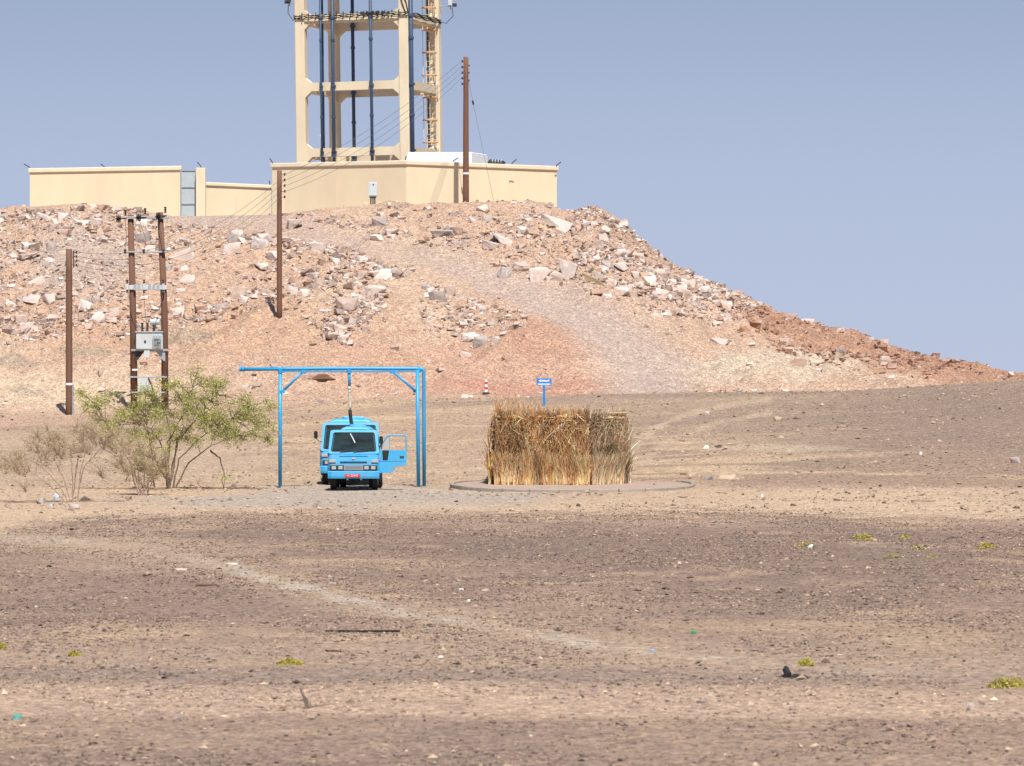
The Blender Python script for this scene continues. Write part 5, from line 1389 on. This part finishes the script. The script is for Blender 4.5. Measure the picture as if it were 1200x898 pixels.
# low cushion plants
YG = [(.44, .39, .06), (.34, .30, .05), (.52, .45, .13), (.24, .21, .06)]
DRY = [(.46, .36, .20), (.38, .31, .16), (.42, .37, .15)]
for i, (u, p, w_, h_, pal, lab) in enumerate([(1181, 803, 48, 14, YG, 'largest bright yellow-green cushion plant at the right edge'), (944, 781, 19, 9, YG, 'bright yellow-green cushion plant above the black rubber scrap'),
    (340, 781, 34, 7, YG, 'flat yellow-green plant below the thin black pipe'), (87, 771, 15, 6, YG, 'small yellow-green plant near the lower left'), (1, 760, 13, 8, YG, 'yellow-green plant cut by the left edge'),
    (1010, 631, 26, 6, YG, 'left one of two low yellow-green plants behind the white scrap'), (1061, 631, 14, 4, YG, 'tiny yellow-green tuft right of a wider plant'), (1156, 643, 20, 7, YG, 'olive tuft on dark gravel at the right edge'),
    (1076, 646, 16, 5, DRY, 'dull olive tuft in the middle of the dark gravel'), (1092, 654, 18, 5, DRY, 'dull olive tuft just below a similar one'), (945, 640, 28, 7, DRY, 'straw coloured dry tuft beside the white scrap'), (1048, 654, 26, 5, DRY, 'flat straw coloured dry tuft on dark gravel')]):
    q = place(u, p); s_ = q.y / F; t = empty('cushion_plant', q, lab, 'plant')
    n = 1500; W_, H_ = w_ * s_ / 2, h_ * s_ * 1.15
    th_ = R.uniform(0, 2 * math.pi, n); r_ = np.sqrt(R.random(n))
    c = np.stack([np.cos(th_) * r_ * W_, np.sin(th_) * r_ * W_ * .9, H_ * (1 - r_ ** 2) * R.uniform(.2, 1, n) * (.8 + .5 * vnoise(np.cos(th_) * r_ * 4 + i, np.sin(th_) * r_ * 4, 3))], -1)
    leaves(n, [tuple(x_) for x_ in c], (.01, .01, .008), (.004 * (1 + q.y / 60), .010 * (1 + q.y / 60)), pal, [20, 14, 10, 8][:len(pal)], t)
    mb = MB()
    for k in range(9):
        a = k * .7; mb.tube([(0, 0, -.02), (math.cos(a) * W_ * .5, math.sin(a) * W_ * .5, H_ * .45)], .005, 4)
    o = mb.build('stems', M_twig, t)

# ================================================================ odds and ends on the ground
def thing1(name, u, p, label, cat, mk, m, smooth=False, rz=0):
    q = place(u, p); s_ = q.y / F; mb = MB(); mk(mb, s_); o = mb.build(name, m, None, smooth=smooth); o.location = q; o.rotation_euler = (0, 0, rz); return tagp(o, label, cat)
thing1('rubber_scrap', 926, 795, 'black curled scrap of rubber standing on the gravel below a yellow plant', 'rubber scrap',
       lambda b, s: (b.tube([(-.05, 0, -.02), (-.03, .0, .05), (-.055, .02, .10), (-.04, .03, .13)], [.045, .05, .042, .03], 8), b.tube([(0, -.02, .0), (.08, 0, .02), (.16, .02, .0)], [.03, .028, .02], 7), b.tube([(-.14, 0, .0), (-.05, .01, .02)], [.015, .03], 6)), M_black)
thing1('rubber_scrap', 941, 796, 'second small black rubber piece right of the curled one', 'rubber scrap', lambda b, s: b.tube([(-.06, 0, .0), (0, 0, .025), (.07, .02, .0)], [.02, .03, .015], 7), M_black)
thing1('black_pipe', 425, 741, 'thin black pipe lying across the dark gravel in the foreground', 'pipe', lambda b, s: b.tube([(-.55, .0, .02), (-.3, 0.02, .025), (-.1, .01, .02), (.05, 0, .02), (.2, .06, .02), (.55, .1, .02)], .018, 6), M_black)
thing1('dead_branch', 243, 688, 'short dark dead branch lying left of the pale track', 'branch', lambda b, s: (b.tube([(-.22, 0, .02), (-.17, 0, .05), (0, .02, .04), (.15, .0, .05), (.22, .02, .02)], [.02, .03, .025, .022, .012], 6), b.tube([(-.17, 0, .04), (-.21, .02, .10)], .012, 5)), M_bark)
thing1('dead_sprig', 361, 834, 'bare upright sprig with a leaning grey twig in the near foreground', 'twig', lambda b, s: (b.tube([(0, 0, -.02), (-.04, 0, .10), (-.09, .01, .23)], [.018, .013, .008], 6), b.tube([(.0, 0, 0), (-.01, 0, .10), (-.06, .0, .17)], [.014, .011, .007], 5), b.tube([(-.01, 0, .0), (.03, 0, .05), (.025, 0, .09)], [.01, .007, .003], 5), b.tube([(0, 0, .02), (.1, 0, .03), (.2, .03, .045), (.32, .04, .05)], [.009, .009, .007, .004], 5), b.tube([(-.04, 0, 0), (0, 0, .025), (.05, 0, 0)], .02, 6)), M_bark)
def scrap(b, w_, d_, h_):
    rr = random.Random(int(w_ * 999)); vs = []
    n = 7
    for k in range(n): a = 2 * math.pi * k / n; r = rr.uniform(.7, 1.1); vs.append((math.cos(a) * w_ * r / 2, math.sin(a) * d_ * r / 2))
    b.loft([[(x, y, -.01) for x, y in vs], [(x * .95, y * .95, h_ * rr.uniform(.5, 1)) for x, y in vs], [(x * .4, y * .4 , h_ * rr.uniform(.9, 1.2)) for x, y in vs]])
M_plast = mat('pale_plastic', (.72, .73, .74), rough=.5, var=.1, scale=12)
M_plast2 = mat('dusty_plastic', (.46, .47, .48), rough=.6, var=.25, scale=12)
for u, p, w_, h_, m, lab in [(951, 642, 9, 4, M_plast, 'white plastic scrap beside the straw coloured tuft'), (540, 691, 8, 2, M_plast, 'thin white litter on the dark gravel below the truck'), (517, 771, 8, 2.5, M_plast, 'white litter sliver in the lower middle gravel'),
                           (66, 586, 10, 7, M_plast2, 'whitish plastic bag under the leafless bush'), (60, 593, 6, 3, M_plast2, 'small white scrap below the plastic bag'), (893, 582, 4, 3, M_plast, 'tiny white scrap on the pale earth right of the platform'),
                           (813, 743, 6, 4, mat('green_plastic', (.03, .28, .09), rough=.5, var=.1, scale=9), 'small bright green plastic bit on gravel'), (20, 843, 13, 5, mat('teal_plastic', (.10, .36, .31), rough=.5, var=.15, scale=9), 'faded teal plastic scrap near the lower left corner'),
                           (765, 762, 7, 3, mat('blue_plastic', (.28, .36, .55), rough=.5, var=.15, scale=9), 'pale blue plastic scrap on the track'), (1079, 474 + 60, 4, 3, M_plast, 'tiny white scrap on the right hand slope')]:
    thing1('plastic_scrap', u, p, lab, 'litter', lambda b, s, w_=w_, h_=h_: scrap(b, w_ * s, w_ * s * .8, h_ * s), m)
q = place(692, 330); s_ = q.y / F
sl = empty('rusty_grating', q, 'rusty slatted metal piece half buried at the edge of the right scree', 'grating')
for k in range(4):
    mb = MB(); mb.tube([(-.42 + k * .06, -.1, .34 - k * .11 + .05), (.5 + k * .10, -.15, -.02 - k * .10)], .032, 6); mb.build('slat', mat('rusty_slat', (.34, .25, .15), rough=.85, var=.2, scale=9) if k == 0 else bpy.data.materials['rusty_slat'], sl)
for b in [(813, 559, 15, 8, 't', 'light tan rock at the right end of the platform kerb'), (831, 561, 11, 6, 'g', 'grey rock between two tan rocks by the kerb end'), (851, 559, 20, 6, 't', 'long low tan rock right of the platform kerb'), (862, 563, 8, 4, 'g', 'small grey rock at the tail of the long tan rock'),
          (801, 555, 9, 3, 'b', 'flat brown stone behind the kerb end'), (573, 562, 8, 7, 'g', 'round grey stone at the left foot of the palm hut'), (1137, 826, 9, 7, 'w', 'pale round stone in the near right foreground'), (621, 684, 5, 6, 'b', 'dark stone standing alone on middle gravel'),
          (912, 489, 10, 5, 't', 'tan stone on the upper right slope'), (986, 498, 10, 4, 'b', 'dark stone with shadow on the upper right slope'), (1083, 588, 24, 3, 'b', 'long dark brown ledge stone on pale earth at right'), (930, 593, 7, 3, 'b', 'dark pebble on the pale earth strip'), (858, 604, 6, 4, 'b', 'dark stone at the border of the dark gravel'),
          (87, 592, 12, 7, 'g', 'grey stone at the foot of the leafless bush'), (49, 587, 9, 7, 'g', 'dark grey stone left of the plastic bag'), (151, 584, 8, 5, 't', 'tan stone left of the tan-olive shrub'), (83, 597, 7, 3, 'b', 'flat brown stone below the leafless bush'),
          (271, 661, 16, 3, 'w', 'flat white stone at the head of the pale track'), (213, 667, 16, 2.5, 'w', 'long flat cream stone left of the pale track'), (390, 763, 18, 6, 'b', 'reddish flat rock in the lower middle gravel'), (828, 483, 6, 4, 'w', 'white stone on the slope beside the faint track'), (827, 527, 7, 5, 'w', 'small white stone above the platform'),
          (1190, 541, 12, 7, 'g', 'dark grey stone by the right edge of the slope'), (352, 499, 10, 5, 't', 'tan stone between gantry post and truck'), (1083, 536 , 4, 3, 'b', 'dark pebble on the right slope'), (206, 843, 7, 4, 'g', 'grey stone in the near left foreground'), (463, 841, 6, 3, 'g', 'grey pebble in the near foreground'),
          (728, 789, 8, 3, 'b', 'dark flat stone left of the black rubber scrap'), (745, 825, 8, 4, 'b', 'dark stone in the near foreground centre')]:
    rock(*b)
